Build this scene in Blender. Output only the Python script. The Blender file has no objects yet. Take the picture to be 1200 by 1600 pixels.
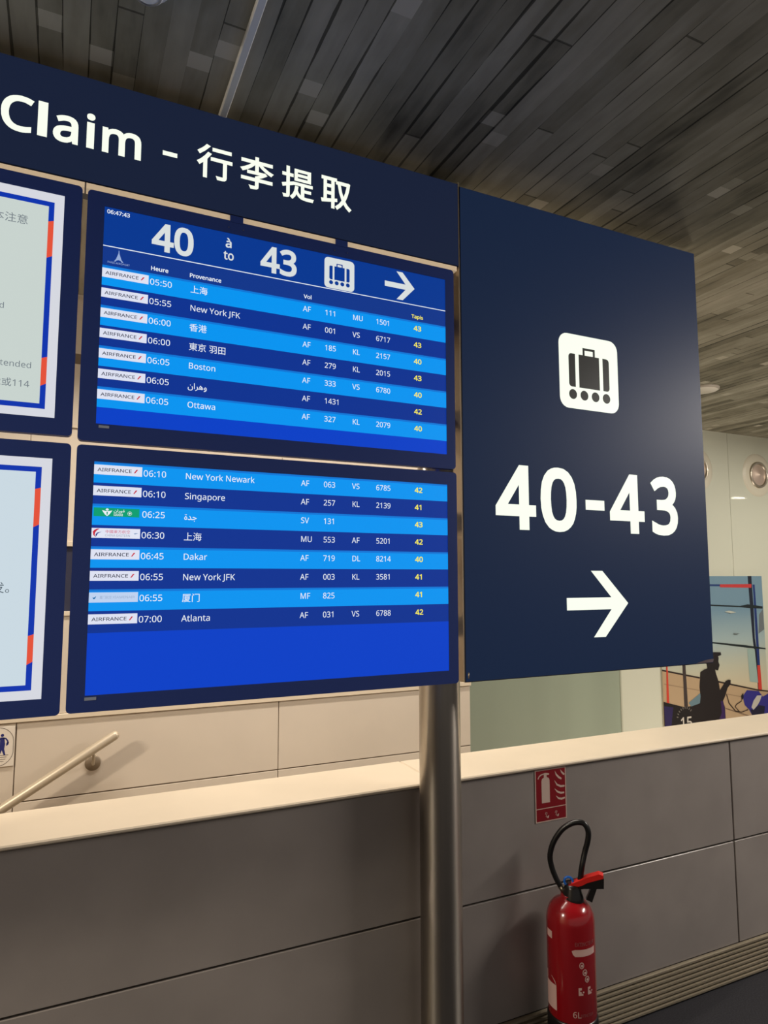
import bpy, math, random
from math import sin, cos, pi, radians
from mathutils import Vector, Matrix
from mathutils.geometry import delaunay_2d_cdt

S = bpy.context.scene
COL = S.collection

# ------------------------------------------------------------------ camera, light, exposure
def look(yaw, pitch, roll):
    f = Vector((sin(yaw)*cos(pitch), cos(yaw)*cos(pitch), sin(pitch)))
    r = Vector((cos(yaw), -sin(yaw), 0)); u = r.cross(f)
    r2 = cos(roll)*r + sin(roll)*u; u2 = -sin(roll)*r + cos(roll)*u
    return Matrix((r2, u2, -f)).transposed().to_4x4()
cam = bpy.data.cameras.new('camera'); cam.sensor_fit = 'VERTICAL'; cam.sensor_height = 24.0
cam.lens = 24.0*1050.985/1600; cam.clip_start = .02; cam.clip_end = 100
co = bpy.data.objects.new('camera', cam); COL.objects.link(co)
co.matrix_world = Matrix.Translation((0, 0, 1.68)) @ look(radians(25.2529), radians(5.5687), radians(-.0751))
S.camera = co
S.view_settings.view_transform = 'Standard'; S.view_settings.look = 'None'
S.view_settings.exposure = 0.0; S.view_settings.gamma = 1.0; S.view_settings.use_curve_mapping = False
w = bpy.data.worlds.new('hall_ambient'); S.world = w; w.use_nodes = True
w.node_tree.nodes['Background'].inputs[0].default_value = (1.0, .93, .86, 1)
w.node_tree.nodes['Background'].inputs[1].default_value = .27

def area(name, loc, target, sx, sy, power, col, spread=180):
    l = bpy.data.lights.new(name, 'AREA'); l.shape = 'RECTANGLE'; l.size = sx; l.size_y = sy
    l.energy = power; l.color = col
    l.spread = radians(spread)
    o = bpy.data.objects.new(name, l); COL.objects.link(o); o.location = loc
    d = Vector(target) - Vector(loc); o.rotation_euler = d.to_track_quat('-Z', 'Y').to_euler()
    return o
WARM = (1.0, .91, .80)
area('stair_ceiling_lamp', (.9, 2.66, 2.96), (.9, 2.72, 0), 2.6, .14, 33, WARM, 125)
area('landing_ceiling_lamp', (6.0, 2.6, 2.96), (6.0, 2.6, 0), 1.2, .2, 44, (1.0, .95, .84))
area('hall_ceiling_lamp', (4.6, .35, 2.96), (1.6, 2.05, .6), 1.2, .3, 115, (1.0, .92, .84))
area('hall_left_added_light', (-2.6, 1.15, 2.96), (-2.3, 1.2, 0), .2, 1.2, 140, (1.0, .88, .72))  # unseen light added to put the pale streak on the steel post
area('stair_wall_uplight', (1.45, 3.22, 2.72), (2.1, 2.9, 3.1), .4, .12, 13, (1.0, .84, .64))
area('landing_bounce_fill', (4.6, 3.3, -.9), (4.8, 3.1, 3.0), 1.2, .3, 26, WARM)  # unseen extra light, helps the floor bounce brighten the ceiling

# ------------------------------------------------------------------ materials
def lin(c):
    return tuple(((v/255)/12.92 if v/255 <= .04045 else ((v/255+.055)/1.055)**2.4) for v in c)
MATS = {}
def mat(name, rgb, rough=.5, metal=0., spec=.5, emit=None, es=1., coat=0., base=None):
    if name in MATS: return MATS[name]
    m = bpy.data.materials.new(name); m.use_nodes = True; MATS[name] = m
    b = m.node_tree.nodes['Principled BSDF']
    b.inputs['Base Color'].default_value = (*lin(rgb), 1)
    b.inputs['Roughness'].default_value = rough; b.inputs['Metallic'].default_value = metal
    b.inputs['Specular IOR Level'].default_value = spec; b.inputs['Coat Weight'].default_value = coat
    if emit:
        b.inputs['Emission Color'].default_value = (*lin(emit), 1); b.inputs['Emission Strength'].default_value = es
    return m
def lit(name, rgb, es=1.):          # a pixel of a lit screen or a backlit sign face
    return mat(name, (6, 6, 8), .35, spec=.25, emit=rgb, es=es)
def noisy(m, scale, amount, bump=0., detail=4, stretch=(1, 1, 1)):
    nt = m.node_tree; b = nt.nodes['Principled BSDF']
    tc = nt.nodes.new('ShaderNodeTexCoord'); mp = nt.nodes.new('ShaderNodeMapping'); mp.inputs['Scale'].default_value = stretch
    n = nt.nodes.new('ShaderNodeTexNoise'); n.inputs['Scale'].default_value = scale; n.inputs['Detail'].default_value = detail
    nt.links.new(tc.outputs['Object'], mp.inputs[0]); nt.links.new(mp.outputs[0], n.inputs['Vector'])
    mr = nt.nodes.new('ShaderNodeMapRange'); mr.inputs[1].default_value = .3; mr.inputs[2].default_value = .7
    mr.inputs[3].default_value = 1-amount; mr.inputs[4].default_value = 1+amount
    nt.links.new(n.outputs[0], mr.inputs[0])
    mx = nt.nodes.new('ShaderNodeVectorMath'); mx.operation = 'SCALE'
    mx.inputs[0].default_value = b.inputs['Base Color'].default_value[:3]
    nt.links.new(mr.outputs[0], mx.inputs['Scale']); nt.links.new(mx.outputs[0], b.inputs['Base Color'])
    if bump:
        bp = nt.nodes.new('ShaderNodeBump'); bp.inputs['Strength'].default_value = bump; bp.inputs['Distance'].default_value = .002
        nt.links.new(n.outputs[0], bp.inputs['Height']); nt.links.new(bp.outputs[0], b.inputs['Normal'])
    return m

def board_concrete():
    m = bpy.data.materials.new('board_marked_concrete'); m.use_nodes = True
    nt = m.node_tree; N = nt.nodes.new; L = nt.links.new; b = nt.nodes['Principled BSDF']
    b.inputs['Roughness'].default_value = .75; b.inputs['Specular IOR Level'].default_value = .12
    tc = N('ShaderNodeTexCoord'); sx = N('ShaderNodeSeparateXYZ'); L(tc.outputs['Object'], sx.inputs[0])
    def M(op, a, bb=None, c=None):
        n = N('ShaderNodeMath'); n.operation = op
        for i, v in enumerate((a, bb, c)):
            if v is None: continue
            if isinstance(v, (int, float)): n.inputs[i].default_value = v
            else: L(v, n.inputs[i])
        return n.outputs[0]
    def white(a, bb):
        c = N('ShaderNodeCombineXYZ'); L(a, c.inputs[0])
        if isinstance(bb, (int, float)): c.inputs[1].default_value = bb
        else: L(bb, c.inputs[1])
        n = N('ShaderNodeTexWhiteNoise'); n.noise_dimensions = '2D'; L(c.outputs[0], n.inputs['Vector']); return n.outputs['Value']
    u = M('MULTIPLY', sx.outputs[0], 1/.0578); bi = M('FLOOR', u); fu = M('FRACT', u)
    r0 = white(bi, 3.3)
    v = M('ADD', M('MULTIPLY', sx.outputs[1], 1/1.35), M('MULTIPLY', r0, 9.0)); vi = M('FLOOR', v); fv = M('FRACT', v)
    r1 = white(bi, vi)
    # fine grain along the board, broad cloudy staining
    def noise(scale, st, det=5):
        mp = N('ShaderNodeMapping'); mp.inputs['Scale'].default_value = st; L(tc.outputs['Object'], mp.inputs[0])
        n = N('ShaderNodeTexNoise'); n.inputs['Scale'].default_value = scale; n.inputs['Detail'].default_value = det
        L(mp.outputs[0], n.inputs['Vector']); return n.outputs[0]
    grain = noise(38, (1, .12, 1)); stain = noise(3.6, (1, .45, 1)); speck = noise(14, (1, .5, 1))
    # joints: gap of varying width, broken up by noise
    edge = M('MINIMUM', fu, M('SUBTRACT', 1.0, fu))
    gapw = M('MULTIPLY', M('MAXIMUM', M('SUBTRACT', noise(9, (1, .3, 1)), M('ADD', .30, M('MULTIPLY', white(bi, 5.7), .2))), 0.0), M('MULTIPLY', white(bi, 8.1), .5))
    gap = M('LESS_THAN', edge, gapw)
    endg = M('LESS_THAN', M('MINIMUM', fv, M('SUBTRACT', 1.0, fv)), .0022)
    line = M('MAXIMUM', gap, M('MULTIPLY', endg, .8))
    # small paler patches of laitance by the board ends
    pv = M('FLOOR', M('MULTIPLY', v, 24.0)); pr = white(bi, pv)
    patch = M('MULTIPLY', M('GREATER_THAN', pr, .967), M('MULTIPLY', white(pv, bi), 1.1))
    val = M('ADD', M('ADD', M('MULTIPLY', r1, .55), M('MULTIPLY', stain, 1.5)), M('ADD', M('ADD', M('MULTIPLY', grain, .55), M('MULTIPLY', speck, .55)), M('MULTIPLY', patch, 1.4)))
    val = M('MULTIPLY', M('ADD', val, -.74), M('SUBTRACT', 1.0, M('MULTIPLY', line, .75)))
    cr = N('ShaderNodeValToRGB'); L(M('MULTIPLY', val, .6), cr.inputs[0])
    cr.color_ramp.elements[0].position = 0; cr.color_ramp.elements[0].color = (*lin((14, 13, 12)), 1)
    cr.color_ramp.elements[1].position = 1; cr.color_ramp.elements[1].color = (*lin((196, 190, 174)), 1)
    e = cr.color_ramp.elements.new(.42); e.color = (*lin((142, 137, 120)), 1)
    L(cr.outputs[0], b.inputs['Base Color'])
    bp = N('ShaderNodeBump'); bp.inputs['Strength'].default_value = .3; bp.inputs['Distance'].default_value = .003
    L(val, bp.inputs['Height']); L(bp.outputs[0], b.inputs['Normal'])
    return m

def brushed_steel():
    m = mat('brushed_steel', (184, 176, 165), .40, 1.0); nt = m.node_tree; b = nt.nodes['Principled BSDF']
    t = nt.nodes.new('ShaderNodeTangent'); t.direction_type = 'RADIAL'; t.axis = 'Z'
    b.inputs['Anisotropic'].default_value = .92; b.inputs['Anisotropic Rotation'].default_value = .25; nt.links.new(t.outputs[0], b.inputs['Tangent'])
    return noisy(m, 70, .05, 0, 3, (1, 1, .02))

def sky_print():
    m = mat('printed_sky', (128, 150, 158), .45)
    nt = m.node_tree; b = nt.nodes['Principled BSDF']
    tc = nt.nodes.new('ShaderNodeTexCoord'); s = nt.nodes.new('ShaderNodeSeparateXYZ'); nt.links.new(tc.outputs['Object'], s.inputs[0])
    mr = nt.nodes.new('ShaderNodeMapRange'); mr.inputs[1].default_value = .6; mr.inputs[2].default_value = 1.69
    nt.links.new(s.outputs[2], mr.inputs[0]); cr = nt.nodes.new('ShaderNodeValToRGB'); nt.links.new(mr.outputs[0], cr.inputs[0])
    el = cr.color_ramp.elements; el[0].position = 0; el[0].color = (*lin((214, 186, 146)), 1); el[1].position = 1; el[1].color = (*lin((112, 142, 160)), 1)
    for p, c in ((.3, (206, 186, 152)), (.55, (186, 186, 166)), (.75, (158, 176, 176))):
        e = el.new(p); e.color = (*lin(c), 1)
    nt.links.new(cr.outputs[0], b.inputs['Base Color']); return m

CREAM = noisy(mat('cream_laminate', (222, 207, 184), .38), 3, .04)
BEIGE = noisy(mat('beige_wall_panel', (212, 199, 182), .5), 2.5, .04)
GREY = noisy(mat('warm_grey_laminate', (153, 145, 140), .28, spec=.5), 5, .07)
NAVYCASE = mat('navy_sign_case', (24, 30, 52), .35)
FACE = lit('navy_backlit_face', (24, 33, 56)); FACE.node_tree.nodes['Principled BSDF'].inputs['Roughness'].default_value = .45; FACE.node_tree.nodes['Principled BSDF'].inputs['Specular IOR Level'].default_value = .14
GLOW = lit('white_backlit_letter', (246, 252, 236), 1.05)
PICT = lit('dark_pictogram_film', (38, 38, 36))
BEZEL = mat('hazed_navy_bezel', (42, 62, 130), .38, spec=.3)  # navy, with the bluish haze of the screens mixed into the colour
CASEBACK = mat('grey_display_casing', (120, 115, 108), .45)
STEEL = brushed_steel()
BLACK = mat('black_rubber', (16, 15, 15), .32)
BLACKPL = mat('black_plastic', (22, 20, 20), .3)
RED = mat('red_enamel', (146, 12, 22), .22, coat=.5)
PALE = mat('pale_wall_panel', (206, 206, 188), .32, coat=.35)
MATS['pale_wall_panel'].node_tree.nodes['Principled BSDF'].inputs['Coat Roughness'].default_value = .03

# ------------------------------------------------------------------ mesh helpers
class MB:
    def __init__(s): s.v = []; s.f = []; s.m = []; s.mats = []; s.sm = []
    def mi(s, m):
        if m not in s.mats: s.mats.append(m)
        return s.mats.index(m)
    def add(s, vs, fs, m, smooth=False):
        o = len(s.v); s.v += [Vector(v) for v in vs]; k = s.mi(m)
        for f in fs: s.f.append([i+o for i in f]); s.m.append(k); s.sm.append(smooth)
        return s
    def box(s, x0, x1, y0, y1, z0, z1, m, bev=0.):
        if bev <= 0:
            vs = [(x, y, z) for x in (x0, x1) for y in (y0, y1) for z in (z0, z1)]
            return s.add(vs, [(0, 1, 3, 2), (4, 6, 7, 5), (0, 4, 5, 1), (2, 3, 7, 6), (0, 2, 6, 4), (1, 5, 7, 3)], m)
        b = bev; vs = []; 
        # chamfered box: 24 vertices
        idx = {}
        for ix, x in enumerate((x0, x1)):
            for iy, y in enumerate((y0, y1)):
                for iz, z in enumerate((z0, z1)):
                    sx, sy, sz = (1-2*ix), (1-2*iy), (1-2*iz)
                    for a, d in (('x', (0, sy*b, sz*b)), ('y', (sx*b, 0, sz*b)), ('z', (sx*b, sy*b, 0))):
                        idx[(ix, iy, iz, a)] = len(vs); vs.append((x+d[0], y+d[1], z+d[2]))
        I = lambda *k: idx[k]; fs = []
        for q in (0, 1):
            fs.append([I(q, 0, 0, 'x'), I(q, 0, 1, 'x'), I(q, 1, 1, 'x'), I(q, 1, 0, 'x')])
            fs.append([I(0, q, 0, 'y'), I(1, q, 0, 'y'), I(1, q, 1, 'y'), I(0, q, 1, 'y')])
            fs.append([I(0, 0, q, 'z'), I(0, 1, q, 'z'), I(1, 1, q, 'z'), I(1, 0, q, 'z')])
            for p in (0, 1):
                fs.append([I(0, q, p, 'y'), I(1, q, p, 'y'), I(1, q, p, 'z'), I(0, q, p, 'z')])
                fs.append([I(q, 0, p, 'x'), I(q, 1, p, 'x'), I(q, 1, p, 'z'), I(q, 0, p, 'z')])
                fs.append([I(q, p, 0, 'x'), I(q, p, 1, 'x'), I(q, p, 1, 'y'), I(q, p, 0, 'y')])
                for t in (0, 1): fs.append([I(q, p, t, 'x'), I(q, p, t, 'y'), I(q, p, t, 'z')])
        return s.add(vs, fs, m)
    def lathe(s, prof, m, cx=0, cy=0, seg=40, axis='z', smooth=True, cz=0):
        vs = []; n = len(prof)
        for i in range(seg):
            a = 2*pi*i/seg
            for r, h in prof:
                if axis == 'z': vs.append((cx+r*cos(a), cy+r*sin(a), cz+h))
                elif axis == 'y': vs.append((cx+r*cos(a), cy+h, cz+r*sin(a)))
                else: vs.append((cx+h, cy+r*cos(a), cz+r*sin(a)))
        fs = [[i*n+j, ((i+1) % seg)*n+j, ((i+1) % seg)*n+j+1, i*n+j+1] for i in range(seg) for j in range(n-1)]
        return s.add(vs, fs, m, smooth)
    def tube(s, pts, r, m, seg=12, cap=True):
        pts = [Vector(p) for p in pts]; vs = []; n = len(pts)
        t0 = (pts[1]-pts[0]).normalized(); ref = Vector((0, 0, 1)) if abs(t0.z) < .9 else Vector((1, 0, 0))
        nrm = (ref - t0*ref.dot(t0)).normalized()
        for i, p in enumerate(pts):
            t = (pts[min(i+1, n-1)]-pts[max(i-1, 0)]).normalized(); nrm = (nrm - t*nrm.dot(t)).normalized(); bn = t.cross(nrm)
            rr = r[i] if isinstance(r, (list, tuple)) else r
            vs += [p + nrm*rr*cos(2*pi*k/seg) + bn*rr*sin(2*pi*k/seg) for k in range(seg)]
        fs = [[i*seg+k, i*seg+(k+1) % seg, (i+1)*seg+(k+1) % seg, (i+1)*seg+k] for i in range(n-1) for k in range(seg)]
        if cap: fs += [list(range(seg))[::-1], [(n-1)*seg+k for k in range(seg)]]
        return s.add(vs, fs, m, True)
    # flat polygons (outer ring first, then holes) in the x,z plane at depth y; with thick>0 they become solid towards +y
    def poly(s, rings, y, m, thick=0., fn=None, glyph=False):
        fn = fn or (lambda x, z, yy: (x, yy, z))
        flat = [p for r in rings for p in r]; o = 0; ed = []
        cx, cz = flat[0]; sc = 1/max(max(abs(p[0]-cx), abs(p[1]-cz)) for p in flat)
        for r in rings:
            k = len(r); ed += [(o+i, o+(i+1) % k) for i in range(k)]; o += k
        q, _, tri, _, _, _ = delaunay_2d_cdt([Vector(((x-cx)*sc, (z-cz)*sc)) for x, z in flat], ed, [], 1, 1e-7)
        flat = [(v.x/sc+cx, v.y/sc+cz) for v in q]
        n = len(flat); vs = [fn(x, z, y) for x, z in flat]; fs = []
        for a, b, c in tri:
            (ax, az), (bx, bz), (cx, cz) = flat[a], flat[b], flat[c]
            pt = ((ax+bx+cx)/3, (az+bz+cz)/3)
            if glyph:
                if sum(wind(pt, r) for r in rings) == 0: continue
            elif sum(inside(pt, r) for r in rings) % 2 == 0: continue
            fs.append([a, b, c] if (bx-ax)*(cz-az)-(cx-ax)*(bz-az) > 0 else [a, c, b])
        if thick > 0:
            use = {}
            for f in fs:
                for i in range(3):
                    e = (f[i], f[(i+1) % 3]); use[tuple(sorted(e))] = None if tuple(sorted(e)) in use else e
            vs += [fn(x, z, y+thick) for x, z in flat]; fs += [[i+n for i in f][::-1] for f in list(fs)]
            fs += [[e[0], e[0]+n, e[1]+n, e[1]] for e in use.values() if e]
        return s.add(vs, fs, m)
    def rect(s, x0, x1, z0, z1, y, m, thick=0., fn=None):
        return s.poly([[(x0, z0), (x1, z0), (x1, z1), (x0, z1)]], y, m, thick, fn)
    def disc(s, x, z, r, y, m, thick=0., n=20, fn=None, rz=None):
        rz = rz or r
        return s.poly([[(x+r*cos(2*pi*i/n), z+rz*sin(2*pi*i/n)) for i in range(n)]], y, m, thick, fn)
    def build(s, name, parent=None, **props):
        org = Vector(parent.get('_org', (0, 0, 0))) if parent else Vector((0, 0, 0))
        me = bpy.data.meshes.new(name); me.from_pydata([tuple(v-org) for v in s.v], [], s.f)
        for m in s.mats: me.materials.append(m)
        for i, p in enumerate(me.polygons): p.material_index = s.m[i]; p.use_smooth = s.sm[i]
        me.validate(); me.update()
        o = bpy.data.objects.new(name, me); COL.objects.link(o)
        if parent: o.parent = parent; ORG[o.name] = org; o['_org'] = tuple(org)
        for k, v in props.items(): o[k] = v
        return o
ORG = {}
def rr(x0, x1, z0, z1, r, n=6):
    out = []
    for cx, cz, a0 in ((x1-r, z0+r, -90), (x1-r, z1-r, 0), (x0+r, z1-r, 90), (x0+r, z0+r, 180)):
        for i in range(n+1):
            a = radians(a0+90*i/n); out.append((cx+r*cos(a), cz+r*sin(a)))
    return out
def stroke(pts, wd):                # constant or tapering ribbon along a polyline -> ring
    n = len(pts); L = []; R = []
    for i, (x, z) in enumerate(pts):
        a = pts[max(i-1, 0)]; b = pts[min(i+1, n-1)]; dx, dz = b[0]-a[0], b[1]-a[1]; l = math.hypot(dx, dz) or 1
        h = (wd[i] if isinstance(wd, (list, tuple)) else wd)/2
        L.append((x-dz/l*h, z+dx/l*h)); R.append((x+dz/l*h, z-dx/l*h))
    return L + R[::-1]
def thing(name, label, cat, loc, group=None, kind=None):
    o = bpy.data.objects.new(name, None); COL.objects.link(o); o.location = loc; o.empty_display_size = .1
    o['_org'] = tuple(loc); o['label'] = label; o['category'] = cat
    if group: o['group'] = group
    return o
def tag(o, label, cat, group=None):
    o['label'] = label; o['category'] = cat
    if group: o['group'] = group
    return o
def struct(mb, name, label=None, parent=None):
    o = mb.build(name, parent)
    if not parent: o['kind'] = 'structure'
    if label: o['label'] = label
    return o

# ------------------------------------------------------------------ lettering (outlines, 1000 units per em)
GLYPH = {      # character code: (advance, [outline rings as x,y,x,y,...])
45:(322,[[40,229,40,307,282,307,282,229]]),
48:(572,[[522,358,520,275,510,203,492,140,469,87,435,46,394,15,344,-4,285,-10,234,-5,191,10,152,34,107,87,75,161,55,250,49,358,55,465,72,556,103,628,148,682,186,705,232,720,285,724,358,714,417,682,464,628,497,556,516,465],[137,358,141,268,151,194,171,138,198,97,237,74,285,65,334,74,371,97,399,137,419,194,430,268,434,358,430,447,419,520,399,577,371,617,334,642,285,649,237,642,198,617,171,577,151,520,141,447]]),
49:(572,[[355,0,269,0,269,498,269,547,270,586,273,622,244,594,211,567,135,505,88,563,282,714,355,714]]),
50:(572,[[520,0,47,0,47,74,234,262,284,313,325,358,358,399,381,440,396,482,401,528,393,581,366,618,325,640,275,648,226,644,183,631,143,609,103,581,56,639,117,683,191,713,275,724,336,718,390,700,432,673,464,635,483,588,491,533,485,480,467,429,440,380,404,333,359,283,308,231,159,83,159,80,520,80]]),
51:(572,[[492,547,488,502,475,464,452,432,424,406,386,388,345,376,345,371,397,361,440,344,472,318,505,267,515,203,507,145,486,92,449,50,396,17,328,-4,240,-10,137,-1,90,10,45,29,45,111,142,76,193,67,242,64,300,69,346,81,380,101,412,146,422,204,417,245,399,278,370,302,330,318,282,328,223,330,153,330,153,406,224,406,278,410,323,422,356,444,383,470,397,503,402,541,394,587,368,621,326,643,273,649,204,642,146,621,93,589,49,649,91,678,143,702,203,718,272,724,340,718,395,702,439,673,469,637,486,594]]),
52:(572,[[552,162,447,162,447,0,363,0,363,162,21,162,21,237,356,718,447,718,447,240,552,240],[363,466,363,513,365,553,366,591,368,623,364,623,344,583,320,546,107,240,363,240]]),
53:(572,[[275,437,343,431,401,412,450,383,485,341,507,289,515,228,507,159,482,101,444,54,391,19,325,-2,248,-10,145,0,100,12,64,29,64,112,102,92,151,77,201,69,249,65,298,69,341,81,376,102,402,132,419,171,425,219,420,262,405,298,381,326,348,348,303,360,245,364,182,359,150,354,123,349,80,376,107,714,465,714,465,633,182,633,164,426,211,434]]),
54:(572,[[55,305,64,426,75,485,93,540,118,591,151,635,193,672,244,700,307,718,381,724,429,721,470,714,470,639,429,648,384,652,320,645,269,628,228,602,197,566,173,522,158,474,143,363,148,363,187,406,242,436,278,444,318,446,376,440,426,421,467,390,498,348,518,294,525,229,517,161,497,102,464,55,419,19,363,-2,298,-10,248,-5,203,9,162,32,126,67,96,111,74,166,60,231],[297,64,354,74,399,105,420,136,434,178,437,229,429,290,404,338,376,360,341,374,300,378,255,373,218,358,187,336,163,309,148,278,143,247,153,182,182,123,204,98,231,80,262,69]]),
55:(572,[[136,0,429,633,44,633,44,714,522,714,522,645,233,0]]),
56:(572,[[285,724,344,719,396,704,439,680,471,647,492,604,498,552,493,512,480,477,459,447,431,421,363,378,442,330,475,302,500,269,516,231,522,184,515,130,492,81,457,42,411,14,354,-4,288,-10,217,-4,157,12,111,41,76,79,56,126,49,182,54,228,70,267,93,300,123,329,197,373,133,419,108,446,88,477,76,512,72,553,79,604,100,645,133,679,176,704,227,719],[135,181,145,133,172,95,201,75,239,64,285,60,350,69,397,95,426,135,436,184,431,217,417,245,395,270,365,293,329,313,285,330,270,336,229,317,196,295,169,273,151,245,138,216],[284,653,234,645,193,626,167,593,158,550,162,516,176,487,196,465,223,445,289,411,351,445,376,465,395,488,407,516,411,550,402,593,376,626,336,645]]),
57:(572,[[520,409,511,288,500,228,482,173,456,123,424,79,381,41,330,14,267,-4,192,-10,146,-7,102,0,102,75,143,66,189,62,254,67,305,85,346,112,378,147,401,191,416,239,431,350,425,350,386,308,331,278,295,269,254,267,197,273,147,293,106,324,76,366,56,419,50,482,57,552,79,612,112,659,158,694,213,716,278,724,326,719,373,704,414,679,450,645,478,602,501,547,515,483],[278,649,222,639,177,608,155,577,141,535,137,483,146,422,171,375,197,354,232,340,274,335,319,340,356,355,388,378,411,405,426,435,431,466,421,531,393,591,371,614,345,633,314,645]]),
58:(268,[[72,54,76,86,90,106,110,117,133,121,157,117,177,106,191,86,196,54,191,22,177,2,157,-10,133,-14,110,-10,90,2,76,22],[72,482,76,513,90,535,110,546,133,550,157,546,177,535,191,513,196,482,191,451,177,430,157,417,133,414,110,417,90,430,76,451]]),
65:(639,[[545,0,459,221,176,221,91,0,0,0,279,716,360,716,638,0],[351,517,348,528,341,546,328,589,318,623,308,583,297,546,287,517,206,300,431,300]]),
66:(650,[[300,714,383,709,450,695,503,674,541,642,564,596,572,537,568,497,556,462,537,432,510,409,476,390,436,379,436,374,478,364,517,348,550,325,574,294,591,253,596,203,588,143,566,92,530,52,480,24,420,6,348,0,97,0,97,714],[319,410,374,412,416,422,445,439,470,476,478,527,474,562,460,591,437,611,404,626,360,634,305,637,187,637,187,410],[187,335,187,76,330,76,388,80,431,92,462,113,491,156,500,209,496,245,483,275,461,300,429,319,383,331,324,335]]),
67:(632,[[402,644,349,639,300,626,257,601,222,568,193,527,173,477,161,420,156,356,163,274,183,204,218,146,265,103,326,77,401,69,491,77,573,97,573,19,490,-2,444,-9,389,-10,320,-5,259,10,207,35,162,70,126,112,97,163,70,253,61,358,66,435,83,506,111,568,150,622,198,665,257,697,325,716,404,724,510,713,558,699,601,682,564,606,491,633,449,642]]),
68:(729,[[668,364,664,288,649,221,624,163,591,113,547,72,497,41,437,19,370,5,295,0,97,0,97,714,317,714,417,704,503,673,552,643,593,603,626,556,649,500,664,436],[573,360,566,447,542,517,503,569,450,607,384,629,304,637,187,637,187,77,284,77,373,85,445,108,501,148,541,204,566,274]]),
69:(556,[[496,0,97,0,97,714,496,714,496,634,187,634,187,411,477,411,477,334,187,334,187,79,496,79]]),
70:(519,[[187,0,97,0,97,714,496,714,496,634,187,634,187,381,477,381,477,303,187,303]]),
72:(740,[[643,0,552,0,552,333,187,333,187,0,97,0,97,714,187,714,187,411,552,411,552,714,643,714]]),
73:(339,[[298,0,40,0,40,52,123,71,123,642,40,662,40,714,298,714,298,662,214,642,214,71,298,52]]),
74:(273,[[-4,-189,-46,-187,-79,-177,-79,-101,-44,-108,-6,-111,41,-101,62,-87,79,-66,88,-36,92,4,92,714,182,714,182,11,176,-52,159,-102,131,-141,93,-168,49,-184]]),
75:(619,[[618,0,512,0,260,340,187,277,187,0,97,0,97,714,187,714,187,361,248,430,310,497,502,714,608,714,325,402]]),
76:(524,[[97,0,97,714,187,714,187,80,498,80,498,0]]),
77:(906,[[411,0,177,626,173,626,177,574,179,507,179,432,179,0,97,0,97,714,229,714,450,128,454,128,678,714,810,714,810,0,720,0,720,439,721,508,724,573,728,624,724,624,486,0]]),
78:(759,[[663,0,557,0,176,593,172,593,176,538,178,471,179,399,179,0,97,0,97,714,201,714,582,123,586,123,584,143,583,171,581,240,578,310,578,714,663,714]]),
79:(780,[[719,358,714,279,699,207,673,145,635,91,589,47,533,16,467,-4,391,-10,313,-4,244,16,188,49,142,91,106,145,81,208,66,279,61,359,70,461,97,551,125,601,162,644,207,679,259,704,321,719,391,724,460,719,520,704,572,679,635,624,682,551,710,461],[156,358,162,274,181,203,213,146,258,103,318,77,391,69,465,77,523,103,568,146,599,203,618,274,624,358,618,441,599,512,568,569,525,612,465,637,391,645,318,637,258,611,213,569,181,512,162,441]]),
80:(605,[[285,714,370,708,439,689,490,658,525,617,547,566,553,503,550,461,540,419,520,381,492,346,454,318,404,297,343,283,269,278,187,278,187,0,97,0,97,714],[278,637,187,637,187,355,259,355,321,359,371,369,411,388,439,416,455,452,461,500,456,542,441,576,416,603,381,622,335,633]]),
82:(622,[[294,714,375,708,440,692,490,663,526,623,547,573,553,511,548,459,532,416,508,381,480,355,411,320,607,0,502,0,329,295,187,295,187,0,97,0,97,714],[289,635,187,635,187,371,294,371,346,375,389,386,421,405,451,447,461,507,456,548,442,582,419,606,386,623,343,632]]),
83:(549,[[502,191,493,132,471,82,434,44,383,14,320,-4,247,-10,171,-6,103,5,51,24,51,110,91,95,141,81,194,71,250,69,299,71,340,82,371,98,394,122,407,150,411,183,407,216,396,242,376,265,345,287,302,308,244,330,163,366,106,411,86,437,71,467,62,502,60,542,67,594,88,639,123,675,169,702,224,718,288,724,344,720,396,713,485,684,456,607,376,633,285,644,244,642,211,632,184,616,166,596,155,569,151,541,155,507,166,481,186,457,214,437,254,417,307,396,365,373,414,348,451,318,480,284,496,242]]),
84:(556,[[323,0,233,0,233,634,10,634,10,714,545,714,545,634,323,634]]),
85:(730,[[639,252,632,182,609,118,572,65,518,25,449,-1,361,-10,280,-2,213,22,159,62,121,116,97,179,90,254,90,714,179,714,179,250,184,197,201,152,227,116,263,90,309,74,366,69,426,74,472,91,507,120,532,157,546,201,551,252,551,714,639,714]]),
86:(600,[[599,714,345,0,254,0,0,714,93,714,254,255,274,199,288,148,300,100,312,148,326,201,345,258,505,714]]),
88:(586,[[582,0,480,0,290,310,98,0,4,0,240,371,19,714,118,714,294,434,470,714,564,714,344,374]]),
89:(566,[[283,363,469,714,566,714,328,277,328,0,238,0,238,273,0,714,98,714]]),
97:(561,[[288,545,348,540,396,526,432,502,459,467,475,421,480,365,480,0,416,0,399,76,395,76,348,27,292,-1,257,-7,214,-10,169,-6,128,7,93,29,69,60,51,100,46,148,54,198,74,239,108,273,158,297,223,313,303,320,394,323,394,355,386,411,365,447,330,467,283,474,242,471,203,461,132,432,105,498,143,516,188,531,237,541],[314,259,254,253,208,243,176,227,147,193,137,148,143,108,164,82,196,66,234,61,297,70,348,98,373,128,388,167,393,214,393,262]]),
99:(480,[[300,-10,233,-2,173,19,123,56,86,108,62,178,55,265,64,354,88,426,127,480,177,517,238,538,305,546,385,537,419,528,446,517,420,444,364,461,304,469,254,462,214,446,184,417,163,378,150,328,146,265,150,207,163,157,184,117,214,88,252,72,299,66,340,69,376,75,437,97,437,19,379,-2,343,-9]]),
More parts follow.
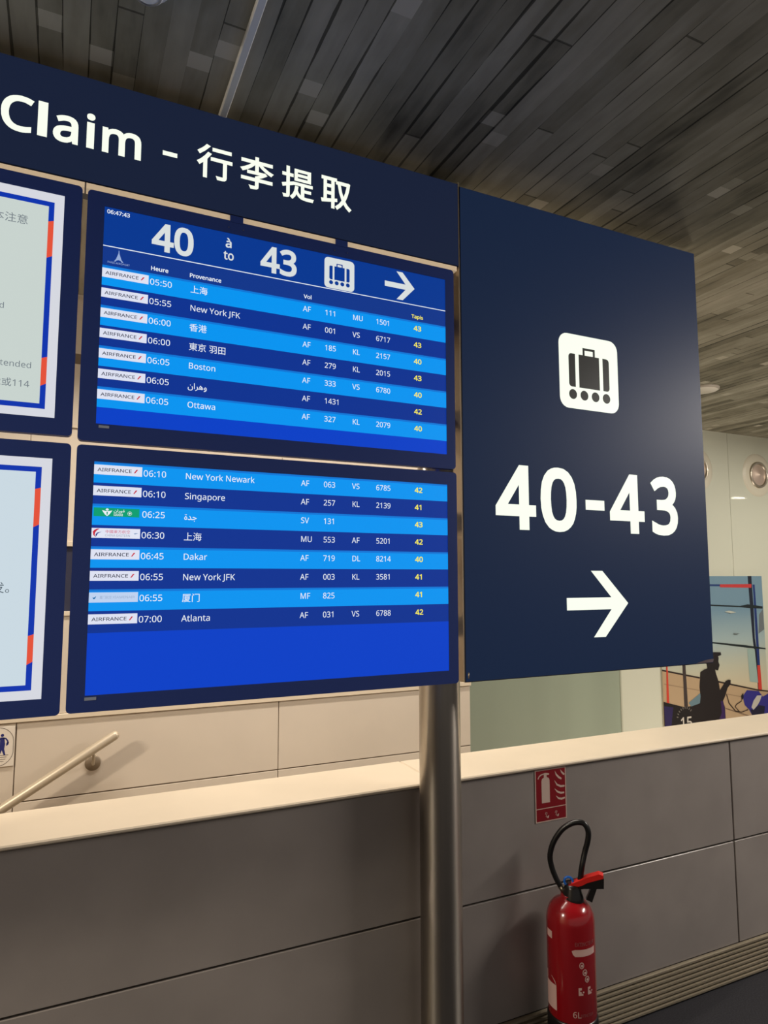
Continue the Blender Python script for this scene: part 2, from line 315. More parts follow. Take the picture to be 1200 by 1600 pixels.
100:(615,[[275,-10,213,-2,159,21,115,60,81,113,61,182,55,267,61,351,82,421,116,475,159,515,213,538,275,546,315,543,349,535,402,507,441,466,447,466,444,505,441,546,441,759,530,759,530,0,459,0,446,72,441,72,402,30,348,1,314,-7],[289,64,340,69,380,83,409,110,427,146,439,192,442,249,442,265,439,328,427,379,410,419,381,449,341,467,288,472,244,466,209,447,182,416,162,374,150,324,146,265,150,206,162,156,182,116,209,86,245,69]]),
101:(564,[[292,546,356,538,410,516,454,480,486,431,506,373,512,304,512,250,146,250,152,196,167,148,192,112,226,86,268,70,317,65,365,67,407,75,488,102,488,25,407,-1,364,-7,313,-10,242,-2,178,21,126,60,87,113,64,182,55,264,62,345,85,415,120,471,167,512,226,537],[290,474,234,464,192,434,162,385,148,320,421,320,417,364,406,401,389,431,364,454,331,469]]),
103:(615,[[275,546,325,541,370,526,410,501,442,465,447,465,460,536,530,536,530,-9,523,-79,503,-136,471,-182,425,-214,365,-233,290,-239,183,-232,137,-221,97,-206,97,-125,138,-142,186,-156,238,-164,295,-167,356,-157,404,-126,432,-79,442,-16,442,5,444,40,445,59,446,71,441,71,410,35,373,10,328,-5,275,-10,212,-2,157,22,113,64,81,118,61,186,55,267,61,346,81,414,113,470,157,512,211,537],[287,472,245,466,211,447,183,419,162,378,150,326,146,265,150,206,162,155,182,115,211,85,245,67,289,62,326,65,359,72,385,86,406,106,424,131,435,163,441,201,444,245,444,267,440,333,427,385,406,424,376,451,336,466]]),
105:(258,[[173,536,173,0,85,0,85,536],[130,736,148,733,166,723,177,705,181,680,177,655,166,638,148,628,130,624,110,628,93,638,82,655,79,680,82,705,93,723,110,733]]),
107:(534,[[172,363,171,320,168,275,172,275,189,299,214,329,236,355,406,536,510,536,293,307,525,0,419,0,233,249,172,197,172,0,85,0,85,759,172,759]]),
108:(258,[[173,0,85,0,85,759,173,759]]),
109:(934,[[673,546,728,541,774,525,809,500,834,462,849,411,854,349,854,0,766,0,766,345,760,400,740,440,707,464,658,472,611,466,573,451,546,426,527,393,516,349,512,295,512,0,426,0,426,345,422,384,414,415,399,440,378,457,350,469,315,472,268,466,231,449,204,421,187,384,176,335,173,278,173,0,85,0,85,536,156,536,169,462,174,462,216,510,270,537,331,546,389,540,435,523,471,496,496,456,501,456,532,496,574,523,622,540]]),
110:(618,[[343,546,401,541,450,525,487,500,515,462,531,411,537,349,537,0,450,0,450,343,442,400,421,440,384,464,330,472,277,466,236,450,207,421,188,384,177,335,173,278,173,0,85,0,85,536,156,536,169,462,174,462,218,510,277,537]]),
111:(605,[[551,269,546,206,533,151,512,102,483,64,447,31,404,9,355,-5,300,-10,249,-5,203,9,161,31,125,64,96,102,74,151,60,206,55,269,62,351,85,419,121,474,171,513,232,537,304,546,373,537,432,513,482,474,520,419,543,351],[146,269,150,211,162,159,183,118,214,88,253,70,303,64,351,70,391,88,422,118,444,159,456,211,460,269,455,328,442,378,421,417,391,447,351,466,302,472,252,466,213,447,183,417,162,378,150,328]]),
112:(615,[[340,546,401,538,455,515,500,477,533,422,553,354,559,269,553,184,532,116,500,61,455,21,401,-2,339,-10,300,-7,265,1,212,30,173,69,167,69,171,25,173,-20,173,-239,85,-239,85,536,157,536,169,462,173,462,212,505,265,535,299,543],[324,472,275,466,237,451,208,426,189,390,177,343,173,285,173,269,177,208,187,157,206,116,234,87,274,69,325,64,370,70,406,90,434,122,454,163,465,213,469,270,460,353,434,416,405,447,369,466]]),
114:(413,[[335,546,368,545,397,540,386,459,358,464,329,466,299,462,270,452,219,416,201,390,186,360,176,325,173,285,173,0,85,0,85,536,157,536,167,437,171,437,212,492,267,531,299,542]]),
115:(479,[[434,148,427,100,407,61,376,30,334,7,282,-5,219,-10,168,-7,123,-1,52,24,52,103,87,88,130,75,176,65,222,61,279,66,319,82,341,107,349,140,338,176,323,192,298,208,264,224,217,244,168,264,128,284,95,305,71,331,56,364,51,404,57,446,76,481,106,508,171,536,252,546,343,536,422,510,393,440,321,464,245,474,198,470,163,456,142,436,135,409,138,389,148,371,166,356,192,341,227,325,273,307,320,288,360,268,391,245,415,219,429,187]]),
116:(361,[[264,62,305,66,339,74,339,6,299,-5,249,-10,208,-6,172,5,140,25,113,55,97,98,92,156,92,467,16,467,16,510,93,545,128,658,179,658,179,536,335,536,335,467,179,467,179,158,186,116,203,86,231,67]]),
117:(618,[[532,536,532,0,461,0,447,71,444,71,424,45,400,25,340,-1,274,-10,216,-5,167,10,128,36,101,74,85,123,79,184,79,536,168,536,168,191,176,135,197,95,234,71,287,64,340,69,381,86,411,113,430,151,441,199,445,257,445,536]]),
118:(508,[[203,0,0,536,93,536,208,219,224,171,240,120,250,79,254,79,267,120,283,172,300,219,414,536,507,536,304,0]]),
119:(785,[[431,303,419,344,409,384,400,417,394,445,390,445,384,417,376,383,366,343,354,302,258,1,158,1,11,537,102,537,176,250,191,192,203,136,211,91,214,91,222,121,231,159,240,199,250,234,345,537,441,537,533,234,548,186,562,136,569,92,573,92,581,135,594,191,609,250,684,537,774,537,626,1,522,1]]),
224:(561,[[288,545,348,540,396,526,432,502,459,467,475,421,480,365,480,0,416,0,399,76,395,76,348,27,292,-1,257,-7,214,-10,169,-6,128,7,93,29,69,60,51,100,46,148,54,198,74,239,108,273,158,297,223,313,303,320,394,323,394,355,386,411,365,447,330,467,283,474,242,471,203,461,132,432,105,498,143,516,188,531,237,541],[314,259,254,253,208,243,176,227,147,193,137,148,143,108,164,82,196,66,234,61,297,70,348,98,373,128,388,167,393,214,393,262],[255,765,283,716,318,663,351,618,351,606,293,606,254,639,213,680,177,721,151,755,151,765]]),
12290:(1000,[[194,243,117,223,63,169,43,91,63,14,117,-40,194,-60,271,-40,326,14,346,91,326,169,271,223],[194,-11,143,3,106,40,94,91,106,143,143,180,194,194,246,180,283,143,297,91,283,40,246,3]]),
19978:(1000,[[428,825,428,43,51,43,51,-31,951,-31,951,43,506,43,506,440,880,440,880,517,506,517,506,825]]),
20013:(1000,[[457,840,457,660,97,660,97,186,171,186,171,248,457,248,457,-80,537,-80,537,248,825,248,825,191,902,191,902,660,537,660,537,840],[171,323,171,588,457,588,457,323],[825,323,537,323,537,588,825,588]]),
20140:(1000,[[263,494,743,494,743,334,263,334],[685,166,754,94,820,14,868,-51,934,-9,883,57,814,134,745,206],[234,203,186,131,120,60,51,-3,80,-23,106,-49,214,57,308,177],[414,825,477,717,66,717,66,643,937,643,937,717,563,717,528,780,488,848],[188,560,188,266,463,266,463,9,460,-6,440,-11,408,-11,357,-11,291,-11,317,-80,428,-80,497,-71,534,-43,543,6,543,266,823,266,823,560]]),
21414:(1000,[[388,420,754,420,754,371,388,371],[388,326,754,326,754,274,388,274],[388,514,754,514,754,463,388,463],[126,791,126,497,126,368,111,228,86,86,34,-40,69,-57,100,-80,154,57,183,208,197,360,200,497,200,725,945,725,945,791],[317,560,317,228,463,228,354,157,203,91,226,69,246,43,380,103,483,26,340,-3,186,-23,206,-51,217,-80,397,-54,563,-9,728,-54,920,-80,937,-49,960,-17,794,-3,643,29,734,86,803,160,760,186,745,183,500,183,551,228,828,228,828,560,591,560,614,614,920,614,920,671,237,671,237,614,537,614,520,560],[694,131,634,89,563,54,491,89,434,131]]),
21457:(1000,[[674,791,743,714,800,643,860,683,823,725,777,777,731,825],[143,523,177,537,251,540,391,540,331,391,254,263,154,151,31,57,60,29,86,0,206,86,303,188,380,306,448,200,531,111,391,31,240,-17,263,-49,280,-83,443,-23,588,60,740,-26,917,-83,940,-49,965,-17,794,34,648,109,763,243,845,414,794,437,780,434,440,434,477,540,931,540,931,611,497,611,537,831,454,845,411,611,228,611,268,700,303,797,223,811,200,737,174,671,157,634,137,605,120,594,134,557],[588,154,497,248,428,360,743,360,677,248]]),
21462:(1000,[[851,657,803,448,731,271,665,451,623,657],[506,728,506,657,557,657,608,408,688,197,591,69,480,-23,506,-51,528,-80,634,9,728,123,811,14,914,-74,940,-40,968,-14,857,74,771,191,840,343,894,517,928,717,883,731,871,728],[37,131,54,57,357,111,357,-77,428,-77,428,123,517,140,514,203,428,191,428,725,503,725,503,794,49,794,49,725,114,725,114,140],[186,725,357,725,357,585,186,585],[186,520,357,520,357,374,186,374],[186,308,357,308,357,177,186,151]]),
22283:(1000,[[625,677,685,643,734,603,768,643,720,680,660,711],[197,186,208,126,348,154,503,186,500,237,337,208],[297,428,411,428,411,326,297,326],[243,474,243,280,468,280,468,474],[503,700,511,594,208,594,208,537,517,537,540,374,571,240,503,166,420,109,446,86,463,60,597,177,643,111,700,77,748,80,783,120,803,208,777,223,754,243,745,186,737,149,723,137,677,166,640,231,705,346,754,477,691,491,660,394,617,306,597,414,580,537,794,537,794,594,574,594,568,700],[83,794,83,-83,154,-83,154,-37,845,-37,845,-83,917,-83,917,794],[154,31,154,725,845,725,845,31]]),
24847:(1000,[[297,149,297,20,308,-37,348,-63,426,-71,463,-71,520,-71,580,-71,614,-71,680,-60,714,-17,728,69,694,77,663,94,657,29,640,-3,608,-9,571,-9,517,-9,466,-9,431,-9,394,-6,374,3,371,20,371,149],[740,140,791,80,837,20,868,-37,931,-6,877,80,800,166],[180,157,131,66,60,-17,123,-54,191,34,243,129],[260,323,743,323,743,254,260,254],[260,440,743,440,743,374,260,374],[191,494,191,200,443,200,408,169,466,131,523,91,563,57,611,103,548,151,468,200,817,200,817,494],[337,705,660,705,640,657,614,605,383,605,366,654],[443,831,477,765,117,765,117,705,328,705,268,691,288,648,306,605,74,605,74,543,934,543,934,605,691,605,740,691,680,705,880,705,880,765,560,765,514,848]]),
25110:(1000,[[691,791,757,757,817,717,863,680,908,734,831,788,737,837],[63,66,77,-11,206,17,357,49,511,83,506,154,343,120,188,91],[194,451,400,451,400,277,194,277],[126,517,126,214,471,214,471,517],[69,680,69,605,560,605,588,374,631,174,523,66,391,-23,423,-51,448,-80,563,0,660,94,711,0,771,-60,843,-80,891,-71,925,-34,948,34,962,140,928,160,897,183,888,77,874,14,851,-3,803,17,757,74,720,163,820,326,897,517,823,534,765,386,691,254,660,417,640,605,937,605,937,680,634,680,631,837,551,837,557,680]]),
25552:(1000,[[477,617,811,617,811,537,477,537],[477,751,811,751,811,671,477,671],[408,808,408,480,885,480,885,808],[428,297,403,160,354,49,280,-34,308,-57,334,-80,406,0,457,103,511,17,585,-34,671,-57,774,-66,948,-66,957,-29,971,3,928,3,871,3,811,3,777,3,680,9,680,166,891,166,891,226,680,226,680,346,940,346,940,408,363,408,363,346,608,346,608,26,557,60,514,109,480,180,497,288],[163,840,163,637,40,637,40,568,163,568,163,348,91,326,29,308,49,234,163,274,163,14,160,0,146,-3,111,-6,54,-3,66,-40,74,-74,151,-71,200,-60,226,-34,234,14,234,297,346,334,334,400,234,371,234,568,346,568,346,637,234,637,234,840]]),
26041:(1000,[[440,817,480,740,508,668,69,668,69,594,340,594,334,477,317,360,286,248,234,143,157,51,46,-23,77,-51,100,-83,223,3,308,109,366,231,397,360,757,360,743,214,728,111,711,46,691,11,643,0,603,0,543,3,474,6,491,-29,500,-66,597,-71,668,-69,717,-60,757,-34,777,0,794,54,811,134,823,248,834,397,837,420,837,434,411,434,423,594,937,594,937,668,514,668,585,697,554,768,511,845]]),
26412:(1000,[[460,840,460,628,66,628,66,554,368,554,280,388,166,246,37,140,66,111,91,80,231,203,351,366,443,554,460,554,460,183,226,183,226,106,460,106,460,-80,540,-80,540,106,771,106,771,183,540,183,540,554,554,554,645,366,765,203,905,80,934,117,965,146,831,248,717,391,628,554,937,554,937,628,540,628,540,840]]),
26446:(1000,[[460,840,460,731,57,731,57,660,374,660,274,577,157,506,37,454,63,426,86,394,223,460,351,551,460,657,460,437,534,437,534,657,645,551,777,463,914,400,937,434,965,463,840,511,720,580,620,660,945,660,945,731,534,731,534,840],[460,274,460,223,54,223,54,154,460,154,460,9,454,-6,437,-9,406,-9,354,-9,288,-6,308,-43,323,-77,423,-74,488,-66,526,-40,534,9,534,154,945,154,945,223,534,223,534,246,665,306,780,380,731,423,714,417,228,417,228,351,623,351,545,308]]),
26481:(1000,[[154,591,154,223,397,223,291,131,169,54,40,0,69,-31,94,-63,223,0,351,89,460,191,460,-80,537,-80,537,194,645,89,777,0,908,-66,934,-31,962,0,831,54,705,131,600,223,860,223,860,591,537,591,537,674,940,674,940,745,537,745,537,840,460,840,460,745,66,745,66,674,460,674,460,591],[226,380,460,380,460,283,226,283],[537,380,783,380,783,283,537,283],[226,531,460,531,460,434,226,434],[537,531,783,531,783,434,537,434]]),
27880:(1000,[[94,774,163,740,231,700,283,663,326,725,271,760,206,797,137,828],[43,497,109,463,174,423,226,388,268,451,217,486,149,523,83,554],[71,-17,134,-69,228,89,317,254,263,306,200,188,131,74],[548,820,597,734,631,654,703,683,668,760,617,845],[334,648,334,577,597,577,597,351,371,351,371,280,597,280,597,23,303,23,303,-49,962,-49,962,23,674,23,674,280,902,280,902,351,674,351,674,577,937,577,937,648]]),
28023:(1000,[[94,774,157,743,220,703,268,668,311,725,263,760,200,797,137,825],[43,483,131,434,206,380,248,437,174,488,83,537],[71,-23,137,-63,206,94,268,263,211,303,166,186,117,71],[557,468,620,414,668,357,457,357,474,497,820,497,814,357,671,357,714,386,663,443,600,497],[286,357,286,286,377,286,360,169,340,66,785,66,774,29,763,6,725,-11,680,-9,608,-3,623,-37,628,-69,700,-71,754,-71,794,-60,825,-34,845,3,860,66,934,66,934,131,868,131,874,203,880,286,962,286,962,357,885,357,891,526,894,548,894,563,411,563,400,463,388,357],[448,286,811,286,803,200,797,131,426,131],[531,257,600,194,651,131,697,163,643,226,574,283],[443,840,397,725,340,620,274,531,306,511,337,491,394,565,446,657,937,657,937,728,480,728,514,823]]),
28207:(1000,[[86,777,149,743,211,703,257,663,300,725,254,763,191,800,129,831],[34,508,100,474,160,437,206,403,251,463,171,517,77,563],[494,306,728,306,728,200,494,200],[714,840,714,720,517,720,517,840,446,840,446,720,311,720,311,651,446,651,446,537,268,537,268,468,448,468,371,354,274,266,226,300,171,186,114,71,63,-20,129,-66,203,77,274,231,303,194,366,243,423,306,423,37,434,-29,477,-60,560,-71,603,-71,671,-71,743,-71,785,-71,857,-57,894,-11,908,83,874,94,845,109,837,37,817,3,780,-3,734,-3,668,-3,605,-3,565,-3,520,0,497,11,494,37,494,140,797,140,797,328,860,257,928,203,951,234,980,263,905,314,840,386,788,468,965,468,965,537,788,537,788,651,937,651,937,720,788,720,788,840],[494,366,466,366,523,468,714,468,771,366],[517,651,714,651,714,537,517,537]]),
30000:(1000,[[97,771,97,-71,171,-71,171,-11,831,-11,831,-71,908,-71,908,771],[171,66,171,348,457,348,457,66],[831,66,531,66,531,348,831,348],[171,423,171,697,457,697,457,423],[831,423,531,423,531,697,831,697]]),
31354:(1000,[[563,537,674,477,783,414,868,357,920,414,828,468,720,531,611,588],[383,591,248,491,86,414,129,348,297,440,437,543],[77,23,77,-46,928,-46,928,23,537,23,537,274,825,274,825,343,183,343,183,274,460,274,460,23],[423,825,474,717,77,717,77,491,151,491,151,648,848,648,848,517,925,517,925,717,565,717,537,783,503,845]]),
32701:(1000,[[523,591,580,528,634,463,674,403,737,448,694,503,640,565,583,625],[80,583,134,520,186,454,228,397,288,440,248,494,194,557,140,617],[34,166,66,100,214,180,380,274,380,29,374,9,354,3,323,3,268,3,203,6,220,-34,231,-71,337,-71,408,-60,443,-29,454,29,454,788,66,788,66,717,380,717,380,348,254,280,134,217],[488,186,526,117,671,200,834,294,834,31,828,11,808,3,771,3,714,3,643,6,660,-34,671,-74,785,-71,863,-60,900,-31,908,29,908,788,511,788,511,717,834,717,834,368,705,300,585,237]]),
33322:(1000,[[200,591,234,517,260,448,308,471,283,537,248,611],[197,283,237,206,268,131,320,154,288,226,246,306],[597,828,634,748,665,674,737,700,705,771,665,851],[440,674,440,605,948,605,948,674],[528,508,528,291,523,208,508,120,477,34,417,-43,448,-63,474,-83,537,0,574,97,591,197,597,288,597,440,768,440,768,49,771,-6,777,-34,788,-51,814,-66,840,-69,863,-69,885,-69,934,-57,960,-14,965,37,968,109,917,134,917,69,914,29,905,0,885,-6,860,-6,845,0,840,14,840,43,840,508],[346,660,346,403,177,403,177,660],[40,403,40,343,111,343,106,208,86,71,34,-51,66,-66,91,-86,137,9,163,120,174,234,177,343,346,343,346,9,343,-3,328,-6,294,-9,237,-6,251,-40,257,-71,334,-71,380,-60,406,-34,411,9,411,720,266,720,306,831,231,848,217,785,200,720,111,720,111,403]]),
34892:(1000,[[434,780,434,708,928,708,928,780],[266,840,203,765,120,688,34,623,57,594,80,563,217,677,340,811],[391,503,391,431,728,431,728,17,723,0,703,-6,668,-6,614,-6,545,-3,560,-40,571,-77,654,-77,717,-74,760,-66,794,-37,805,17,805,431,954,431,954,503],[306,625,226,514,129,408,26,323,54,291,77,260,191,363,191,-83,266,-83,266,446,377,600]]),
38376:(1000,[[126,805,180,743,231,674,268,617,328,660,291,717,240,780,186,840],[94,637,94,-80,169,-80,169,637],[360,803,360,731,837,731,837,20,831,0,808,-6,774,-9,717,-9,645,-6,660,-43,671,-77,791,-77,865,-66,902,-37,911,20,911,803]]),
39321:(1000,[[280,111,734,111,734,17,280,17],[280,166,280,254,734,254,734,166],[206,317,206,-80,280,-80,280,-43,734,-43,734,-77,811,-77,811,317],[777,834,648,805,488,785,314,768,137,757,149,725,157,694,460,714,460,611,57,611,57,543,380,543,280,451,160,377,37,320,63,291,86,260,223,328,351,426,460,537,460,343,537,343,537,537,648,431,780,340,917,271,937,303,965,331,843,386,723,457,620,543,945,543,945,611,537,611,537,723,697,745,834,774]]),
65253:(506,[[22,-1,25,37,36,81,54,130,106,110,93,70,85,35,82,5,87,-31,102,-59,126,-81,157,-97,194,-106,236,-110,282,-106,319,-96,349,-81,373,-61,401,-12,409,40,406,71,399,108,384,152,359,207,415,236,441,176,461,113,469,49,462,-11,439,-70,395,-121,365,-141,329,-157,285,-167,236,-169,153,-159,117,-147,85,-130,59,-106,39,-77,26,-42],[245,294,219,305,208,330,219,356,245,368,270,356,282,330,270,305]]),
65165:(176,[[69,0,54,527,113,527,128,0]]),
65198:(292,[[2,-172,-19,-115,31,-96,71,-75,103,-51,128,-26,158,27,167,79,163,116,151,152,116,223,169,250,194,199,214,152,228,112,239,85,254,69,274,60,300,57,323,49,329,29,319,6,293,-4,263,-1,239,7,209,39,194,77,218,65,213,17,197,-25,172,-62,141,-95,70,-145]]),
65259:(424,[[284,-6,222,2,162,26,108,65,72,115,62,145,59,176,62,208,72,237,88,263,111,283,138,295,171,300,202,295,228,282,248,262,264,236,274,206,277,176,270,136,253,100,224,69,188,42,146,22,98,9,0,-4,7,57,79,62,133,77,163,92,187,110,214,148,222,184,216,214,198,238,171,248,142,238,121,214,113,183,117,155,130,128,171,87,226,61,282,52,303,55,318,61,328,72,330,90,328,103,317,131,303,151,283,174,254,203,217,238,167,277,106,323,141,369,206,320,258,278,299,240,330,208,354,182,370,158,388,120,391,88,380,42,366,22,346,7,319,-2]]),
65261:(330,[[42,-169,30,-110,111,-92,146,-80,176,-62,199,-39,217,-10,228,27,232,71,228,116,214,153,193,178,166,188,150,186,135,176,113,142,106,102,112,76,133,59,172,52,214,57,252,69,255,17,213,-1,164,-6,115,0,79,17,55,46,47,88,56,145,81,197,121,234,145,245,172,249,199,245,223,234,243,216,260,193,282,135,289,67,283,4,262,-51,227,-96,179,-131,117,-156]]),
65171:(299,[[150,0,115,4,85,12,59,29,39,51,26,80,22,117,29,152,46,196,80,245,132,297,146,257,95,302,133,348,204,283,234,247,257,209,272,168,277,126,272,88,252,46,234,27,212,12,183,4],[150,61,191,69,216,93,224,130,218,168,209,189,193,212,169,238,136,267,168,268,121,218,91,167,81,122,86,96,100,76,122,65],[206,414,179,425,168,450,179,476,206,487,231,476,242,450,231,425],[105,414,79,425,67,450,79,476,105,487,130,476,141,450,130,425]]),
65194:(393,[[158,57,192,59,218,65,237,74,249,86,259,120,252,155,231,202,199,255,162,313,213,346,264,264,300,192,324,128,334,100,346,81,374,61,400,57,422,49,430,29,420,6,393,-4,345,5,324,17,305,36,290,61,282,92,312,116,298,59,280,34,253,14,213,0,158,-5,107,0,62,12,26,34,55,85,97,66]]),
65183:(435,[[0,-4,6,57,82,62,155,80,223,107,285,143,240,173,186,192,122,199,101,198,80,196,56,192,45,248,85,257,122,260,192,250,248,228,297,202,340,179,385,169,400,169,405,117,348,108,295,85,242,56,179,27,102,5,54,-1],[206,-137,179,-127,169,-101,179,-75,206,-65,232,-75,242,-101,232,-127]])
}
def area2(r): return sum(r[i-1][0]*r[i][1]-r[i][0]*r[i-1][1] for i in range(len(r)))
def inside(p, r):
    x, y = p; c = False
    for i in range(len(r)):
        (x1, y1), (x2, y2) = r[i-1], r[i]
        if (y1 > y) != (y2 > y) and x < (x2-x1)*(y-y1)/(y2-y1)+x1: c = not c
    return c
def wind(p, r):                     # winding number of a ring round a point
    x, y = p; k = 0
    for i in range(len(r)):
        (x1, y1), (x2, y2) = r[i-1], r[i]; c = (x2-x1)*(y-y1)-(x-x1)*(y2-y1)
        if y1 <= y < y2 and c > 0: k += 1
        elif y2 <= y < y1 and c < 0: k -= 1
    return k
def tidy(r, eps=2.5):
    q = []
    for p in r:
        if not q or math.hypot(p[0]-q[-1][0], p[1]-q[-1][1]) > eps: q.append(p)
    while len(q) > 3 and math.hypot(q[0][0]-q[-1][0], q[0][1]-q[-1][1]) <= eps: q.pop()
    return q
def fatten(rings, d):
    big = max(rings, key=lambda r: abs(area2(r))); sg = 1 if area2(big) > 0 else -1; out = []
    for r in rings:
        q = tidy(r); n = len(q); o = []
        for i in range(n):
            (ax, ay), (bx, by), (cx, cy) = q[i-1], q[i], q[(i+1) % n]
            l1 = math.hypot(bx-ax, by-ay) or 1; l2 = math.hypot(cx-bx, cy-by) or 1
            n1 = ((by-ay)/l1, -(bx-ax)/l1); n2 = ((cy-by)/l2, -(cx-bx)/l2)
            mx, my = n1[0]+n2[0], n1[1]+n2[1]; ml = mx*mx+my*my
            k = 2/ml if ml > .5 else 4
            o.append((bx+sg*d*mx*k*.5, by+sg*d*my*k*.5))
        out.append(o)
    return out
GL = {chr(k): (a, [tidy([(c[i], c[i+1]) for i in range(0, len(c), 2)]) for c in rs]) for k, (a, rs) in GLYPH.items()}
def width(t, size, sx=1., sp=0.): return sum(GL[c][0] if c != ' ' else 260 for c in t)*size/1000*sx + sp*(len(t)-1)
def text(mb, t, x, z, size, y, m, bold=0, sx=1., sp=0., thick=0., fn=None, fit=None):
    if fit: sx *= fit/width(t, size, sx, sp)
    k = size/1000
    for c in t:
        if c == ' ': x += .26*size*sx+sp; continue
        adv, rings = GL[c]
        if bold: rings = fatten(rings, bold)
        mb.poly([[(x+px*k*sx, z+pz*k) for px, pz in r] for r in rings], y, m, thick, fn, True)
        x += adv*k*sx+sp
    return x

# ------------------------------------------------------------------ the hall
CEIL = 3.006; FRONT = 1.8074
b = MB().box(-4, 12, -3.2, 2.09, -.12, 0, noisy(mat('dark_carpet', (48, 48, 54), .85), 180, .35, .4))
struct(b, 'floor')
b = MB().box(-4, 12, 2.325, 4.4, -1.35, -1.25, mat('stairwell_stone', (170, 158, 140), .6)); struct(b, 'floor_stairwell')
b = MB().box(-4, 12, -3.2, 4.4, CEIL, CEIL+.2, board_concrete()); struct(b, 'ceiling')

# low parapet wall: panels with open joints over a dark core, grille at the foot, cream cap
core = MB().box(-4, 12, 2.088, 2.325, -.12, .9765, mat('dark_joint', (36, 32, 30), .8))
wp = struct(core, 'wall_parapet')
xs = [-2.97+.004, -1.754, -.292, 1.17, 2.632, 4.094, 5.556, 7.018, 8.48]
for i in range(len(xs)-1):
    for z0, z1 in ((.149, .5555), (.5625, .972)):
        MB().box(xs[i]+.004, xs[i+1]-.004, 2.074, 2.09, z0, z1, GREY, .0015).build('wall_panel', wp)
MB().box(-4, 12, 2.3249, 2.336, -1.25, .9765, BEIGE).build('rear_cladding', wp)
g = MB(); GR = noisy(mat('grille_aluminium', (176, 164, 142), .4, .2), 4, .08)
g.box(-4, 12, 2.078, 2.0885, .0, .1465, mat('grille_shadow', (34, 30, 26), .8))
for k in range(8):
    z = .014+k*.0178
    g.add([(-4, 2.078, z-.0055), (-4, 2.066, z-.0045), (-4, 2.064, z+.004), (-4, 2.078, z+.0055), (12, 2.078, z-.0055), (12, 2.066, z-.0045), (12, 2.064, z+.004), (12, 2.078, z+.0055)],
          [(0, 1, 5, 4), (1, 2, 6, 5), (2, 3, 7, 6), (0, 3, 2, 1), (4, 5, 6, 7)], GR)
struct(g, 'baseboard_parapet')
c = MB()
c.box(-4, 1.168, 2.06, 2.345, .977, .99, CREAM, .004); c.box(1.1695, 12, 2.06, 2.345, .977, .99, CREAM, .004)
struct(c, 'trim_1')

struct(MB().box(-4.2, -4, -3.2, 2.09, 0, CEIL, noisy(mat('hall_side_wall', (206, 192, 166), .5), 2, .04)), 'wall_left')

# stair wall (beige panels), Y = 3.37
bw = struct(MB().box(-4, 2.138, 3.378, 3.5, -1.25, CEIL, mat('beige_joint', (120, 104, 86), .8)), 'wall_stair')
px = [-3.663, -2.497, -1.331, -.165, 1.001, 2.1375]
for i in range(len(px)-1):
    for z0, z1 in ((-.5, .721), (.727, 1.0575)):
        MB().box(px[i]+.002, px[i+1]-.002, 3.37, 3.38, z0, z1, BEIGE, .001).build('wall_panel', bw)
    for z0, z1 in ((1.0845, 1.511), (1.846, 2.366), (2.38, 2.672), (2.722, CEIL)):
        MB().box(px[i]+.001, px[i+1]-.001, 3.368, 3.38, z0, z1, BEIGE, .001).build('wall_panel', bw)
DG = mat('smoked_glass', (58, 58, 72), .12)
MB().box(-4, 2.137, 3.374, 3.379, 1.53, 1.823, DG).build('glazed_strip', bw)
t = MB()
for z0, z1 in ((1.0605, 1.083), (1.511, 1.531), (1.822, 1.846), (2.367, 2.3785)):
    t.box(-4, 2.1379, 3.358, 3.379, z0, z1, CREAM, .002)
struct(t, 'trim_2')

# rear wall of the landing, Y = 4.19
rw = struct(MB().box(-4, 12, 4.194, 4.4, -1.25, CEIL, mat('pale_joint', (96, 90, 76), .8)), 'wall_rear')
rx = [4.07, 5.4805, 6.89, 8.30, 9.71, 12]
for i in range(len(rx)-1):
    MB().box(rx[i]+.002, rx[i+1]-.002, 4.186, 4.196, -1.25, CEIL, PALE).build('wall_panel', rw)
MB().box(-4, 2.2, 4.186, 4.196, -1.25, CEIL, PALE).build('wall_panel', rw)

# frosted glass partition between the beige wall and the pale wall
gp = thing('glass_partition', 'pale green frosted glass partition behind the parapet, under the dark direction panel', 'glass panel', (3.1, 4.17, -1.25))
FROST = mat('green_frosted_glass', (150, 160, 142), .25, coat=.4)
noisy(FROST, 1.3, .07, 0, 1, (2.2, 1, .02))
MB().box(2.2, 4.055, 4.168, 4.18, -1.25, 2.6, FROST).build('glass_pane', gp)
MB().box(4.055, 4.07, 4.165, 4.19, -1.25, 2.6, mat('pale_edge', (176, 176, 156), .4)).box(2.2, 4.055, 4.165, 4.19, 2.6, 2.63, MATS['pale_edge']).build('edge_profile', gp)

# ------------------------------------------------------------------ steel post
tp = thing('support_post', 'tall round brushed steel post carrying the flight screens', 'post', (1.139, 1.985, 0))
MB().lathe([(0, 0), (.068, 0), (.068, CEIL), (0, CEIL)], STEEL, 1.139, 1.985, 64).build('post', tp)
MB().lathe([(.0685, 0), (.095, 0), (.095, .012), (.09, .016), (.0685, .016)], STEEL, 1.139, 1.985, 48).build('floor_collar', tp)
for z in (1.52, 1.86, 2.2, 2.52, 2.83):
    MB().box(1.02, 1.115, 1.899 if z > 2.7 else 1.879, 1.93, z-.03, z+.03, CASEBACK, .004).build('bracket', tp)

